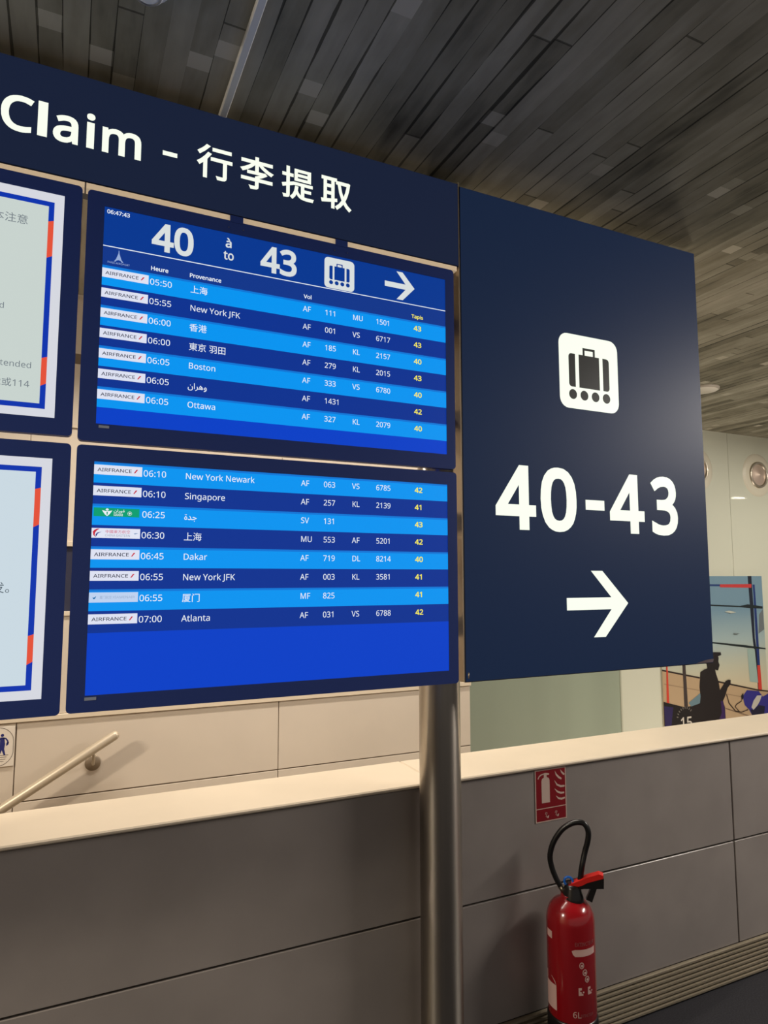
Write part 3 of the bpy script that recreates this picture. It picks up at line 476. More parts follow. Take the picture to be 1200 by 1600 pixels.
# ------------------------------------------------------------------ header sign
hs = thing('overhead_sign', 'long navy backlit sign with white words reading Claim and Chinese characters', 'sign', (.2, FRONT, 2.69))
MB().box(-1.35, 1.1255, FRONT, FRONT+.09, 2.6925, 2.9795, NAVYCASE, .002).build('housing', hs)
MB().rect(-1.347, 1.1225, 2.695, 2.977, FRONT-.0008, FACE).build('face', hs)
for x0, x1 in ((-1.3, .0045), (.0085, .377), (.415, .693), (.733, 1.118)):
    MB().box(x0, x1, FRONT+.002, FRONT+.03, 2.6775, 2.6925, mat('cream_edge_added_glow', (226, 204, 174), .4, emit=(150, 132, 108))).build('bottom_trim', hs, label='pale strip along the bottom edge, glow added')  # weak emission added to brighten the cream lip, which is no lamp
y = FRONT-.0012
for ch, x0, x1, z, sz, bd in (('C', -.19, -.118, 2.787, .123, 46), ('l', -.109, -.087, 2.788, .117, 30), ('a', -.074, -.016, 2.788, .123, 46), ('i', .003, .023, 2.788, .1225, 40), ('m', .041, .137, 2.788, .119, 46), ('-', .192, .230, 2.7915, .125, 22),
                              ('行', .282, .380, 2.791, .104, 34), ('李', .402, .500, 2.791, .102, 34), ('提', .524, .623, 2.789, .103, 34), ('取', .645, .744, 2.788, .102, 34)):
    rings = fatten(GL[ch][1], bd); a = min(p[0] for r in rings for p in r); e = max(p[0] for r in rings for p in r)
    m = MB(); k = sz/1000
    if ord(ch) > 1000:                       # characters fitted to their box
        zb = min(p[1] for r in rings for p in r); zt = max(p[1] for r in rings for p in r)
        f = lambda p: (x0+(p[0]-a)/(e-a)*(x1-x0), 2.784+(p[1]-zb)/(zt-zb)*.099)
    else: f = lambda p: (x0+(p[0]-a)/(e-a)*(x1-x0), z+p[1]*k)
    m.poly([[f(p) for p in r] for r in rings], y, GLOW, glyph=True)
    m.build('letter', hs)

# ------------------------------------------------------------------ direction panel
dp = thing('direction_sign', 'tall navy backlit panel with luggage symbol, 40-43 and a right arrow', 'sign', (1.68, FRONT, 1.357))
X0, X1, Z0, Z1 = 1.1287, 2.2306, 1.3567, 2.9731
MB().box(X0, X1, FRONT, FRONT+.05, Z0, Z1, NAVYCASE, .0025).build('housing', dp)
MB().box(X0+.2, X1-.05, FRONT+.05, FRONT+.11, Z0+.1, Z1-.06, CASEBACK).build('rear_box', dp)
MB().box(X0-.0035, X0-.0003, FRONT+.001, FRONT+.05, Z0+.002, 2.985, mat('satin_edge_metal', (196, 178, 152), .35, .6)).build('edge_profile', dp, label='satin metal strip down the left edge')
TFACE = lit('teal_navy_backlit_face', (21, 35, 60)); tb = TFACE.node_tree.nodes['Principled BSDF']; tb.inputs['Roughness'].default_value = .45; tb.inputs['Specular IOR Level'].default_value = .12
MB().rect(X0+.003, X1-.003, Z0+.003, Z1-.003, FRONT-.0008, TFACE).build('face', dp)
p = MB(); y = FRONT-.0012
p.poly([rr(1.528, 1.7985, 2.2695, 2.5385, .038)], y, GLOW); pb = p.build('luggage_symbol', dp)
def luggage(mb, cx, cz, s, y, m, lm):
    # two upright bags, a suitcase with its handle and four rollers; s = side of the white tile
    q = lambda x, z: (cx+x*s, cz+z*s)
    def R(x0, x1, z0, z1, r, left=True, right=True):
        mb.poly([[q(a, b) for a, b in rr(x0, x1, z0, z1, r, 4)]], y, m)
    R(-.345, -.235, -.21, .235, .045); mb.poly([[q(-.28, -.21), q(-.235, -.21), q(-.235, .235), q(-.28, .235)]], y-.00002, m)
    R(.235, .345, -.21, .235, .045); mb.poly([[q(.235, -.21), q(.28, -.21), q(.28, .235), q(.235, .235)]], y-.00002, m)
    mb.poly([[q(-.175, -.21), q(.175, -.21), q(.175, .235), q(-.175, .235)]], y, m)
    mb.poly([[q(-.105, .235), q(-.105, .335), q(.105, .335), q(.105, .235), q(.07, .235), q(.07, .303), q(-.07, .303), q(-.07, .235)]], y, m)
    for x in (-.285, -.095, .095, .285): mb.disc(cx+x*s, cz-.31*s, .066*s, y, m, n=20)
m = MB(); luggage(m, 1.6632, 2.404, .2695, y-.0004, PICT, GLOW); m.build('pictogram', pb)
for ch, x0, x1 in (('4', 1.252, 1.414), ('0', 1.434, 1.588), ('-', 1.628, 1.7135), ('4', 1.738, 1.904), ('3', 1.9385, 2.0735)):
    rings = fatten(GL[ch][1], 62); a = min(q[0] for r in rings for q in r); e = max(q[0] for r in rings for q in r)
    zb = min(q[1] for r in rings for q in r); zt = max(q[1] for r in rings for q in r)
    h0, h1 = {'4': (1.836, 2.0515), '0': (1.833, 2.054), '3': (1.833, 2.054), '-': (1.914, 1.949)}[ch]
    m = MB(); f = lambda q: (x0+(q[0]-a)/(e-a)*(x1-x0), h0+(q[1]-zb)/(zt-zb)*(h1-h0))
    m.poly([[f(q) for q in r] for r in rings], y, GLOW, glyph=True)
    m.build('dash' if ch == '-' else 'digit', dp)
MB().poly([[(1.5335, 1.6105), (1.5335, 1.569), (1.7305, 1.569), (1.6475, 1.475), (1.7005, 1.475), (1.809, 1.589), (1.694, 1.7025), (1.6425, 1.7025), (1.7315, 1.6105)]], y, GLOW).build('arrow', dp)
m = MB(); v = []
for i in range(9): t = i/8; v += [(2.135+.09*t, FRONT-.001, 1.3605), (2.135+.09*t, FRONT-.001-.006*sin(pi*t*.75), 1.3605+.013*sin(pi*min(1, t*.62)))]
m.add(v, [(2*i, 2*i+2, 2*i+3, 2*i+1) for i in range(8)], mat('lifted_film', (150, 134, 138), .3)); m.build('lifted_film_corner', dp, label='pale lifted film at the lower right corner')
MB().tube([(X0+.012, FRONT-.002, Z0+.03), (X0+.012, FRONT-.002, Z0+.012)], .002, mat('satin_edge_metal', (0, 0, 0))).build('corner_screw', dp)

# ------------------------------------------------------------------ flight screens
SW, SH = 1.0185, .5729
BLUE = lit('screen_blue', (6, 60, 180)); TOPBLUE = lit('screen_header_blue', (6, 56, 144)); COLBLUE = lit('screen_column_blue', (18, 55, 138))
LROW = lit('screen_light_row', (4, 148, 240)); DROW = lit('screen_dark_row', (12, 51, 144)); LEDGE = lit('screen_row_edge', (14, 118, 214))
WHITE = lit('screen_white', (232, 240, 248)); SOFT = lit('screen_soft_white', (216, 222, 222)); YEL = lit('screen_yellow', (250, 240, 86))
PLATE = lit('logo_plate', (222, 226, 242)); INK = lit('logo_ink', (26, 30, 58)); LRED = lit('logo_red', (200, 40, 60)); GREEN = lit('logo_green', (8, 158, 112))
PALEINK = lit('logo_pale_ink', (150, 170, 200)); TEALINK = lit('logo_teal', (20, 110, 170)); PALEBLUE = lit('pale_logo', (176, 192, 226)); FOOT = lit('screen_foot_blue', (5, 64, 198))

def display(name, label, bx0, bx1, bz0, bz1, sx0, sz1, group):
    r = thing(name, label, 'screen', ((bx0+bx1)/2, FRONT, bz0), group)
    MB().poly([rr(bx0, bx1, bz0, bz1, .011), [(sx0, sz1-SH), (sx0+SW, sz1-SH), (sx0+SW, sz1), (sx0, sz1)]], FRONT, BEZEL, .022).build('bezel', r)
    MB().box(bx0+.06, bx1-.06, FRONT+.022, FRONT+.07, bz0+.06, bz1-.06, CASEBACK, .004).build('rear_casing', r)
    return r
def row_logo(mb, kind, x, z, y):        # x,z = top left of the plate
    wd, hg = .1135, .0245
    if kind == 'af':
        mb.rect(x, x+wd, z-hg, z, y, PLATE)
        text(mb, 'AIRFRANCE', x+.008, z-.0165, .0118, y-.0003, INK, bold=20, fit=.081)
        mb.poly([[(x+.0935, z-.0168), (x+.0965, z-.0168), (x+.1035, z-.0075), (x+.0995, z-.0075)]], y-.0003, LRED)
    elif kind == 'sv':
        x += .003; wd = .107; hg = .0215; z -= .002
        mb.rect(x, x+wd, z-hg, z, y, GREEN)
        yy = y-.0003; cx, cz = x+.031, z-.011
        mb.poly([[(cx-.012, cz+.005), (cx-.005, cz+.0035), (cx, cz+.003), (cx+.005, cz+.0035), (cx+.012, cz+.005), (cx+.007, cz-.003), (cx+.004, cz-.0065), (cx, cz-.0095), (cx-.004, cz-.0065), (cx-.007, cz-.003)]], yy, WHITE)
        mb.poly([[(cx-.004, cz+.006), (cx-.002, cz+.0095), (cx+.002, cz+.0095), (cx+.004, cz+.006), (cx, cz+.004)]], yy, WHITE)
        mb.poly([[(cx-.001, cz-.006), (cx+.001, cz-.006), (cx+.0016, cz+.001), (cx-.0016, cz+.001)]], yy-.0002, GREEN)
        text(mb, '\ufee5\ufe8d\ufeae\ufeed\ufe93', x+.046, z-.0095, .0125, yy, WHITE, bold=14, fit=.026)
        text(mb, 'saudia', x+.046, z-.0192, .0105, yy, WHITE, bold=16, fit=.022)
        ring = [(x+.084+.0052*cos(2*pi*i/20), z-.0125+.0052*sin(2*pi*i/20)) for i in range(20)]
        mb.poly([ring, [(x+.084+.0045*cos(2*pi*i/20), z-.0125+.0045*sin(2*pi*i/20)) for i in range(20)]], yy, WHITE)
        mb.poly([[(x+.0805, z-.0125), (x+.083, z-.0115), (x+.0845, z-.0085), (x+.0855, z-.0118), (x+.0878, z-.0128), (x+.085, z-.0135), (x+.0835, z-.016), (x+.083, z-.0135)]], yy, WHITE)
    elif kind == 'mu':
        mb.rect(x, x+wd, z-hg, z, y, lit('logo_plate_white', (226, 230, 244))); yy = y-.0003
        mb.poly([[(x+.0185, z-.0015), (x+.012, z-.0018), (x+.006, z-.005), (x+.002, z-.0105), (x+.0035, z-.0115), (x+.004, z-.017), (x+.009, z-.0225), (x+.0075, z-.0165), (x+.0085, z-.011), (x+.012, z-.006)]], yy, LRED)
        mb.poly([[(x+.0095, z-.0225), (x+.0095, z-.016), (x+.0125, z-.0115), (x+.0235, z-.0085), (x+.0145, z-.0135), (x+.0125, z-.018)]], yy, lit('logo_blue', (52, 60, 140)))
        text(mb, '中國東方航空', x+.031, z-.0115, .0088, yy, lit('logo_soft_red', (206, 92, 118)), bold=8, fit=.059)
        text(mb, 'CHINA EASTERN', x+.031, z-.0205, .0078, yy, lit('logo_grey', (150, 154, 172)), fit=.059)
        mb.poly([[(x+.098, z-.0115), (x+.103, z-.01), (x+.109, z-.0108), (x+.104, z-.013), (x+.101, z-.0145)]], yy, PALEINK)
    else:
        mb.rect(x, x+wd, z-hg, z, y, lit('logo_plate_blue', (190, 210, 240))); yy = y-.0003
        mb.poly([[(x+.008, z-.012), (x+.0115, z-.0125), (x+.0165, z-.009), (x+.0145, z-.0145), (x+.0115, z-.0165), (x+.0095, z-.015)]], yy, TEALINK)
        text(mb, '厦门航空', x+.024, z-.0152, .0082, yy, PALEINK, fit=.028)
        text(mb, 'XIAMENAIR', x+.054, z-.0152, .0086, yy, PALEINK, fit=.052)
def flight_rows(scr, rows, x0, ztop, pitch, y):
    for i, (logo, tm, dest, ds, c1, n1, c2, n2, belt) in enumerate(rows):
        z = ztop-i*pitch; light = i % 2 == 0
        m = MB(); m.rect(x0, x0+SW, z-pitch, z, y, LROW if light else DROW)
        if light: m.rect(x0, x0+SW, z-.0055, z, y-.0001, LEDGE)
        m.build('row_band', scr)
        m = MB(); row_logo(m, logo, x0, z-.0075, y-.0004); m.build('airline_logo', scr)
        bl = z-.0305; yy = y-.0005; wm = WHITE
        m = MB(); text(m, tm, x0+.116, bl, .0222, yy, wm, bold=5, fit=.0575); m.build('time', scr)
        m = MB()
        text(m, dest, x0+.2205, bl-(.0005 if ds == 'l' else .002), .0222 if ds == 'l' else (.0235 if ds == 'c' else .0298), yy, wm, bold=5); m.build('origin_name', scr)
        for t, xx, nm in ((c1, .5395, 'airline_code'), (n1, .607, 'flight_number'), (c2, .6955, 'airline_code'), (n2, .7725, 'flight_number')):
            if t: m = MB(); text(m, t, x0+xx, bl, .0222, yy, wm, bold=5, sx=.965); m.build(nm, scr)
        m = MB(); text(m, belt, x0+.903, bl, .0212, yy, YEL, bold=42, fit=.0275); m.build('belt_number', scr, label='yellow belt number')

GRP = 'four screens under the long sign'
# upper flight screen
ux, uz = .0538, 2.6391
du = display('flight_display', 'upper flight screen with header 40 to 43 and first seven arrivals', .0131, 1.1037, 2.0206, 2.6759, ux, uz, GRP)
for x0, x1 in ((.378, .414), (.694, .732)):
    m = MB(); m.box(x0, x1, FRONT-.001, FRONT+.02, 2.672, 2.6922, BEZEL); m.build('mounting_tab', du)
for xx in (.386, .407, .702, .7235): m = MB(); m.disc(xx-.012 if xx in (.386, .702) else xx+.008, 2.6555, .0018, FRONT-.0008, mat('screw_head', (150, 150, 150), .3, .8), n=10); m.build('screw', du)
scr = MB().rect(ux, ux+SW, uz-SH, uz, FRONT+.002, BLUE, .018).build('screen', du)
y = FRONT+.0016
MB().rect(ux, ux+SW, uz-.105, uz, y, TOPBLUE).build('header_band', scr)
MB().rect(ux, ux+SW, uz-.157, uz-.105, y, COLBLUE).build('column_band', scr)
MB().rect(ux, ux+SW, uz-SH, uz-.157-7*.0533, y, FOOT).build('foot_band', scr)
MB().rect(ux, ux+SW, uz-.1062, uz-.1038, y-.0003, WHITE).build('divider_line', scr)
m = MB(); text(m, '06:47:43', ux+.006, uz-.0165, .0145, y-.0003, WHITE, bold=42, fit=.056); m.build('clock_digits', scr)
for tt, xx in (('40', .119), ('43', .413)):
    m = MB(); text(m, tt, ux+xx, uz-.0885, .1005, y-.0003, SOFT, bold=62, fit=.109); m.build('header_number', scr)
m = MB(); text(m, 'à', ux+.312, uz-.042, .0345, y-.0003, SOFT, bold=44); text(m, 'to', ux+.308, uz-.0775, .0345, y-.0003, SOFT, bold=44, fit=.029); m.build('header_words', scr)
m = MB(); m.poly([rr(ux+.605, ux+.701, uz-.102, uz-.0075, .0125)], y-.0003, SOFT); luggage(m, ux+.653, uz-.0548, .0945, y-.0006, TOPBLUE, SOFT); m.build('luggage_symbol', scr)
ax, az = ux+.803, uz-.0525
m = MB(); m.poly([[(ax, az+.0085), (ax, az-.0085), (ax+.072, az-.0085), (ax+.0405, az-.044), (ax+.062, az-.044), (ax+.104, az), (ax+.062, az+.046), (ax+.0405, az+.046), (ax+.072, az+.0085)]], y-.0003, SOFT); m.build('header_arrow', scr)
m = MB(); tx, tz = ux+.0385, uz-.142; ti = lit('tower_emblem', (150, 172, 214))
m.poly([[(tx-.0115, tz-.001), (tx-.0065, tz+.006), (tx-.0035, tz+.015), (tx-.0012, tz+.022), (tx-.0006, tz+.03), (tx+.0006, tz+.03), (tx+.0012, tz+.022), (tx+.0035, tz+.015), (tx+.0065, tz+.006), (tx+.0115, tz-.001), (tx+.0075, tz-.001), (tx+.005, tz+.0025), (tx, tz+.0045), (tx-.005, tz+.0025), (tx-.0075, tz-.001)]], y-.0003, ti)
text(m, 'PARIS AEROPORT', ux+.0115, uz-.1495, .0066, y-.0003, ti, bold=10, fit=.054); m.build('tower_emblem', scr)
for tt, xx, wd in (('Heure', .1175, .0455), ('Provenance', .2175, .086), ('Vol', .542, .0245)):
    m = MB(); text(m, tt, ux+xx, uz-.1478, .0152, y-.0003, WHITE, bold=46, fit=wd); m.build('column_title', scr)
m = MB(); text(m, 'Tapis', ux+.896, uz-.1478, .0152, y-.0003, YEL, bold=46, fit=.041); m.build('column_title', scr, label='yellow column title')
WAH = '\ufee5\ufe8d\ufeae\ufeeb\ufeed'; JED = '\ufe93\ufeaa\ufe9f'
flight_rows(scr, [('af', '05:50', '上海', 'c', 'AF', '111', 'MU', '1501', '43'), ('af', '05:55', 'New York JFK', 'l', 'AF', '001', 'VS', '6717', '43'),
                  ('af', '06:00', '香港', 'c', 'AF', '185', 'KL', '2157', '40'), ('af', '06:00', '東京 羽田', 'c', 'AF', '279', 'KL', '2015', '43'),
                  ('af', '06:05', 'Boston', 'l', 'AF', '333', 'VS', '6780', '40'), ('af', '06:05', WAH, 'a', 'AF', '1431', '', '', '42'),
                  ('af', '06:05', 'Ottawa', 'l', 'AF', '327', 'KL', '2079', '40')], ux, uz-.157, .0533, y)
MB().rect(ux+.0065, ux+.031, uz-SH-.0105, uz-SH-.004, FRONT-.0006, mat('bezel_badge', (156, 166, 186), .4)).build('badge', du)
# lower flight screen
lx, lz = .0540, 1.9699
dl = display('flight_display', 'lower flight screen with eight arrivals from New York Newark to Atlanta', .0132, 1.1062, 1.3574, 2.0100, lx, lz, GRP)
scr = MB().rect(lx, lx+SW, lz-SH, lz, FRONT+.002, BLUE, .018).build('screen', dl)
MB().rect(lx, lx+SW, lz-SH, lz-8*.053, y, FOOT).build('foot_band', scr)
flight_rows(scr, [('af', '06:10', 'New York Newark', 'l', 'AF', '063', 'VS', '6785', '42'), ('af', '06:10', 'Singapore', 'l', 'AF', '257', 'KL', '2139', '41'),
                  ('sv', '06:25', JED, 'a', 'SV', '131', '', '', '43'), ('mu', '06:30', '上海', 'c', 'MU', '553', 'AF', '5201', '42'),
                  ('af', '06:45', 'Dakar', 'l', 'AF', '719', 'DL', '8214', '40'), ('af', '06:55', 'New York JFK', 'l', 'AF', '003', 'KL', '3581', '41'),
                  ('mf', '06:55', '厦门', 'c', 'MF', '825', '', '', '41'), ('af', '07:00', 'Atlanta', 'l', 'AF', '031', 'VS', '6788', '42')], lx, lz, .053, y)
MB().rect(lx-.001, lx+.0255, lz-SH-.0115, lz-SH-.004, FRONT-.0006, MATS['bezel_badge']).build('badge', dl)

# notice screens at the left edge
NB = lit('notice_blue', (12, 52, 172)); NR = lit('notice_red', (228, 82, 58)); NM = lit('notice_margin', (214, 216, 224)); NI = lit('notice_ink', (112, 122, 130)); NI2 = lit('notice_dark_ink', (74, 88, 98))
def notice(label, bz0, bz1, sz1, fz1, fz0, reds, bg, words):
    sx0 = -.04-SW
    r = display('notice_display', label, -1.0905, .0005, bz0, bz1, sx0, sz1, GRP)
    scr = MB().rect(sx0, sx0+SW, sz1-SH, sz1, FRONT+.002, NM, .018).build('screen', r)
    x0, x1, wd = sx0+.022, -.062, .0125; y = FRONT+.0016
    MB().rect(x0+wd, x1-wd, fz0+wd, fz1-wd, y, bg).build('notice_page', scr)
    m = MB(); m.poly([[(x0, fz0), (x1, fz0), (x1, fz1), (x0, fz1)], [(x0+wd, fz0+wd), (x1-wd, fz0+wd), (x1-wd, fz1-wd), (x0+wd, fz1-wd)]], y-.0002, NB); m.build('notice_border', scr)
    for za, zb in reds: m = MB(); m.poly([[(x1-wd, zb-.005), (x1, zb+.002), (x1, za), (x1-wd, za-.004)]], y-.0004, NR); m.build('border_dash', scr, label='red dash in the blue border')
    for t, xr, z, size, ink in words:
        m = MB(); text(m, t, xr-width(t, size), z, size, y-.0004, ink); m.build('notice_text', scr)
    return r
notice('upper left notice screen with grey Chinese text and the ending tended, blue and red border', 2.0285, 2.6785, 2.6430, 2.6200, 2.0905, ((2.572, 2.478), (2.221, 2.152)), lit('notice_page_green', (200, 211, 206)),
       (('本注意', -.1175, 2.5505, .0262, NI), ('d', -.1590, 2.3285, .0195, NI), ('tended', -.0945, 2.1878, .0205, NI), ('2或114', -.0975, 2.1400, .0222, NI)))
notice('lower left notice screen with blue and red border, page almost blank', 1.3555, 2.0098, 1.9695, 1.9475, 1.4180, ((1.897, 1.806), (1.548, 1.482)), lit('notice_page_blue', (202, 217, 226)),
       (('发。', -.0995, 1.6475, .028, NI2),))

# ------------------------------------------------------------------ safety sign on the parapet
sg = thing('extinguisher_sign', 'small red fire extinguisher sign stuck on the grey parapet under the cap', 'sign', (1.648, 2.074, .795))
u0, u1, v0, v1 = 1.588, 1.731, .786, .973; yy = 2.0735
SR = mat('sign_red', (140, 18, 30), .35); SWH = mat('sign_white', (216, 190, 176), .4)
MB().box(u0, u1, yy-.002, yy+.0005, v0, v1, SWH).build('plate', sg)
yf = yy-.0023; d = .004; zs = v0+.048
m = MB(); m.rect(u0+d, u1-d, zs+.0015, v1-d, yf, SR); m.rect(u0+d, u1-d, v0+d, zs-.0015, yf, SR); m.build('red_field', sg)
q = lambda a, b: (u0+a*(u1-u0), v1-b*(v1-v0)); m = MB(); yf -= .0003
m.poly([[q(*p) for p in ((.2, .64), (.46, .64), (.46, .22), (.44, .175), (.37, .155), (.28, .155), (.22, .175), (.2, .22))]], yf, SWH)
m.poly([[q(*p) for p in ((.28, .155), (.37, .155), (.37, .115), (.45, .115), (.45, .09), (.37, .075), (.3, .07), (.28, .1))]], yf, SWH)
m.poly([stroke([q(*p) for p in ((.3, .085), (.2, .095), (.13, .125), (.09, .17))], .0045)], yf, SWH)
for pts in (((.64, .06), (.68, .13), (.76, .19), (.85, .23)), ((.82, .05), (.86, .1), (.92, .14), (.95, .155)), ((.62, .24), (.7, .33), (.82, .37), (.95, .375)), ((.62, .4), (.7, .46), (.82, .5), (.93, .5)), ((.66, .54), (.74, .595), (.84, .615), (.95, .6))):
    m.poly([stroke([q(*p) for p in pts], [.001, .006, .0075, .006])], yf, SWH)
for cx in (.34, .66):
    m.poly([stroke([q(*p) for p in ((cx-.04, .86), (cx-.02, .82), (cx+.02, .83), (cx-.02, .9), (cx+.03, .92))], .0022)], yf, SWH)
    m.poly([[q(*p) for p in ((cx+.02, .9), (cx+.08, .88), (cx+.07, .93), (cx+.03, .94))]], yf, SWH)
m.build('pictogram', sg)

# ------------------------------------------------------------------ fire extinguisher (built facing the viewer at its own spot, turned to face the hall)
EX = Vector((1.638, 1.957, 0)); ea = -radians(39.93)
ex = thing('fire_extinguisher', 'red fire extinguisher with black hose standing on the floor against the parapet', 'fire extinguisher', EX)
ex.rotation_euler = (0, 0, ea); ex['_org'] = (0, 0, 0)
R0 = .0815
MB().lathe([(0, .015), (R0-.004, .015), (R0, .02), (R0, .5), (R0-.003, .52), (R0-.011, .54), (R0-.026, .557), (R0-.045, .567), (.03, .571), (.03, .58), (0, .58)], RED, seg=64).build('body', ex)
MB().lathe([(0, 0), (R0+.003, 0), (R0+.0035, .01), (R0+.0035, .192), (R0+.0005, .2), (0, .2)], BLACKPL, seg=64).build('base_boot', ex)
MB().lathe([(.0, .55), (.036, .552), (.037, .561), (.0355, .575), (.031, .588), (.028, .603), (.024, .613), (0, .615)], BLACKPL, cx=.011, seg=32).build('valve_collar', ex)
m = MB()      # carrying handle: black plastic arm with a deep end
m.poly([[(.005, .596), (.05, .607), (.09, .611), (.1145, .614), (.116, .647), (.112, .652), (.05, .627), (.0, .617)]], -.014, BLACKPL, .028)
m.build('carry_handle', ex)
m = MB(); m.poly([[(.055, .571), (.0745, .563), (.0925, .612), (.0735, .612)]], -.01, BLACKPL, .02); m.build('trigger_grip', ex)
m = MB(); m.poly([[(-.006, .611), (-.004, .602), (.018, .609), (.042, .617), (.06, .628), (.114, .648), (.1145, .657), (.1, .661), (.06, .646), (.038, .634), (.01, .621)]], -.016, mat('red_lever', (206, 34, 26), .35), .03); m.build('squeeze_lever', ex, label='red squeeze lever')
ring = [(-.002+.0145*cos(2*pi*i/24), -.004, .6225+.0145*sin(2*pi*i/24)) for i in range(25)]
MB().tube(ring, .0042, mat('blue_plastic', (30, 110, 215), .35), 10, False).build('safety_ring', ex, label='bright blue safety ring')
hp = [(-.0226, .5874), (-.042, .6162), (-.0589, .6588), (-.0634, .6984), (-.05, .7444), (-.0218, .7873), (.008, .8101), (.0351, .8191), (.0572, .8144), (.0689, .791), (.0667, .7598), (.0553, .719), (.0453, .6783), (.0388, .638), (.034, .606)]
def spline(P, n=6):
    out = []
    for i in range(len(P)-1):
        p0, p1, p2, p3 = (Vector(P[max(i-1, 0)]), Vector(P[i]), Vector(P[i+1]), Vector(P[min(i+2, len(P)-1)]))
        for k in range(n):
            t = k/n; out.append(.5*((2*p1)+(p2-p0)*t+(2*p0-5*p1+4*p2-p3)*t*t+(3*p1-p0-3*p2+p3)*t**3))
    return out+[Vector(P[-1])]
h3 = [(x, .012 if i < 12 else .004, z) for i, (x, z) in enumerate(hp)]
MB().tube(spline(h3), 0.0097, BLACK, 14).build('hose', ex)
MB().tube([(-.016, .01, .578), (-.03, .012, .598)], .0108, mat('hose_ferrule', (120, 112, 100), .3, .9), 16).build('hose_ferrule', ex, label='metal ferrule at the hose foot')
# printed labels wrapped round the body
def wrap(x, z, yy): a = x/R0; return ((R0+yy)*sin(a), -(R0+yy)*cos(a), z)
LAB = mat('label_pale', (214, 178, 170), .4); LAB2 = mat('label_dim', (150, 84, 84), .4)
def curved(mb, x0, x1, z0, z1, m, off=.0006):
    n = 8; vs = [wrap(x0+(x1-x0)*i/n, z, off) for i in range(n+1) for z in (z0, z1)]
    mb.add(vs, [(2*i, 2*i+2, 2*i+3, 2*i+1) for i in range(n)], m, True)
m = MB(); text(m, 'EXTINCTEUR', .012, .447, .0165, .0007, LAB2, bold=10, fit=.078, fn=wrap)
curved(m, .013, .094, .414, .436, LAB); m.poly([[(.002, .432), (.013, .436), (.013, .414), (.006, .42)]], .0006, LAB, fn=wrap)
for cx, cz in ((.034, .386), (.045, .363), (.053, .341)):
    ringo = [(cx+.0085*cos(2*pi*i/18), cz+.0105*sin(2*pi*i/18)) for i in range(18)]
    m.poly([ringo, [(cx+(p[0]-cx)*.72, cz+(p[1]-cz)*.72) for p in ringo]], .0007, LAB, fn=wrap); m.disc(cx+.001, cz-.001, .0042, .0007, LAB, n=10, fn=wrap)
for cx in (.03, .064):
    m.poly([[(cx-.009, .292), (cx-.009, .316), (cx+.002, .316), (cx+.002, .309), (cx-.004, .309), (cx-.004, .304), (cx+.001, .304), (cx+.001, .299), (cx+.007, .297), (cx+.007, .292)]], .0007, LAB, fn=wrap)
    m.disc(cx+.008, .302, .003, .0007, LAB, n=8, fn=wrap)
text(m, '6L', .0, .222, .026, .0007, LAB, bold=10, fn=wrap); text(m, 'EXTINCTEUR', .026, .224, .012, .0007, LAB2, bold=8, fit=.05, fn=wrap)
m.build('printed_label', ex, label='pale printed instructions')
m = MB(); curved(m, -.112, -.055, .226, .306, LAB); m.poly([[(-.112, .306), (-.055, .306), (-.06, .318), (-.075, .328), (-.112, .334)]], .0006, LAB, fn=wrap)
curved(m, -.1, -.07, .45, .474, LAB); m.build('inspection_sticker', ex, label='pale inspection stickers on the side')

# ------------------------------------------------------------------ handrail and stair sign
hr = thing('handrail', 'satin steel handrail sloping down to the left on the beige wall', 'handrail', (0, 3.29, .8))
p0, p1 = Vector((.226, 3.285, .984)), Vector((-1.6, 3.285, -.107)); dr = (p1-p0).normalized()
SAT = mat('satin_steel', (204, 190, 168), .42, .4)
pts = [p0-dr*.019, p0-dr*.016, p0-dr*.009, p0, p1]
MB().tube(pts, [.004, .012, .018, .02, .02], SAT, 24).build('rail', hr)
for k in (.0, 1.05):
    c0 = p0+dr*(.095+k)
    MB().tube([c0+Vector((0, 0, -.012)), c0+Vector((0, .01, -.05)), c0+Vector((0, .04, -.075)), c0+Vector((0, .083, -.08))], .0065, SAT, 14).build('bracket_arm', hr)
    MB().lathe([(0, 0), (.031, 0), (.033, .002), (.033, .008), (0, .008)], mat('satin_steel_dark', (150, 136, 118), .45, .8), cx=c0.x, cy=3.362, cz=c0.z-.08, axis='y', seg=36).build('wall_plate', hr)

ss = thing('stair_sign', 'square white pictogram sign with a walking blue figure on the beige wall', 'sign', (-.25, 3.366, .88))
MB().box(-.334, -.1685, 3.362, 3.3685, .881, 1.0475, mat('sign_plate_white', (226, 216, 202), .35), .001).build('plate', ss)
m = MB(); INKB = mat('sign_ink', (92, 82, 74), .5); FIG = mat('sign_blue', (34, 40, 112), .5); yy = 3.3615
o = rr(-.332, -.1715, .883, 1.0455, .062, 12); i_ = rr(-.33, -.1735, .885, 1.0435, .06, 12); m.poly([o, i_], yy, INKB)
m.disc(-.2155, 1.012, .0062, yy, FIG)
m.poly([[(-.223, 1.004), (-.208, 1.003), (-.204, .975), (-.2065, .955), (-.201, .930), (-.207, .928), (-.2155, .950), (-.222, .932), (-.232, .932), (-.224, .965)]], yy, FIG)
m.poly([stroke([(-.2135, 1.0), (-.203, .9985), (-.1955, .9885), (-.193, .978)], .0055)], yy, FIG)
m.poly([[(-.198, .981), (-.1895, .982), (-.192, .972), (-.199, .966), (-.2, .974)]], yy, FIG)
m.poly([stroke([(-.222, .999), (-.234, .99), (-.243, .978)], .0055)], yy, FIG)
for z, x1 in ((.929, -.19), (.921, -.1965), (.9125, -.2), (.9045, -.2065)): m.rect(-.26, x1, z-.001, z+.001, yy, INKB)
m.build('pictogram', ss)

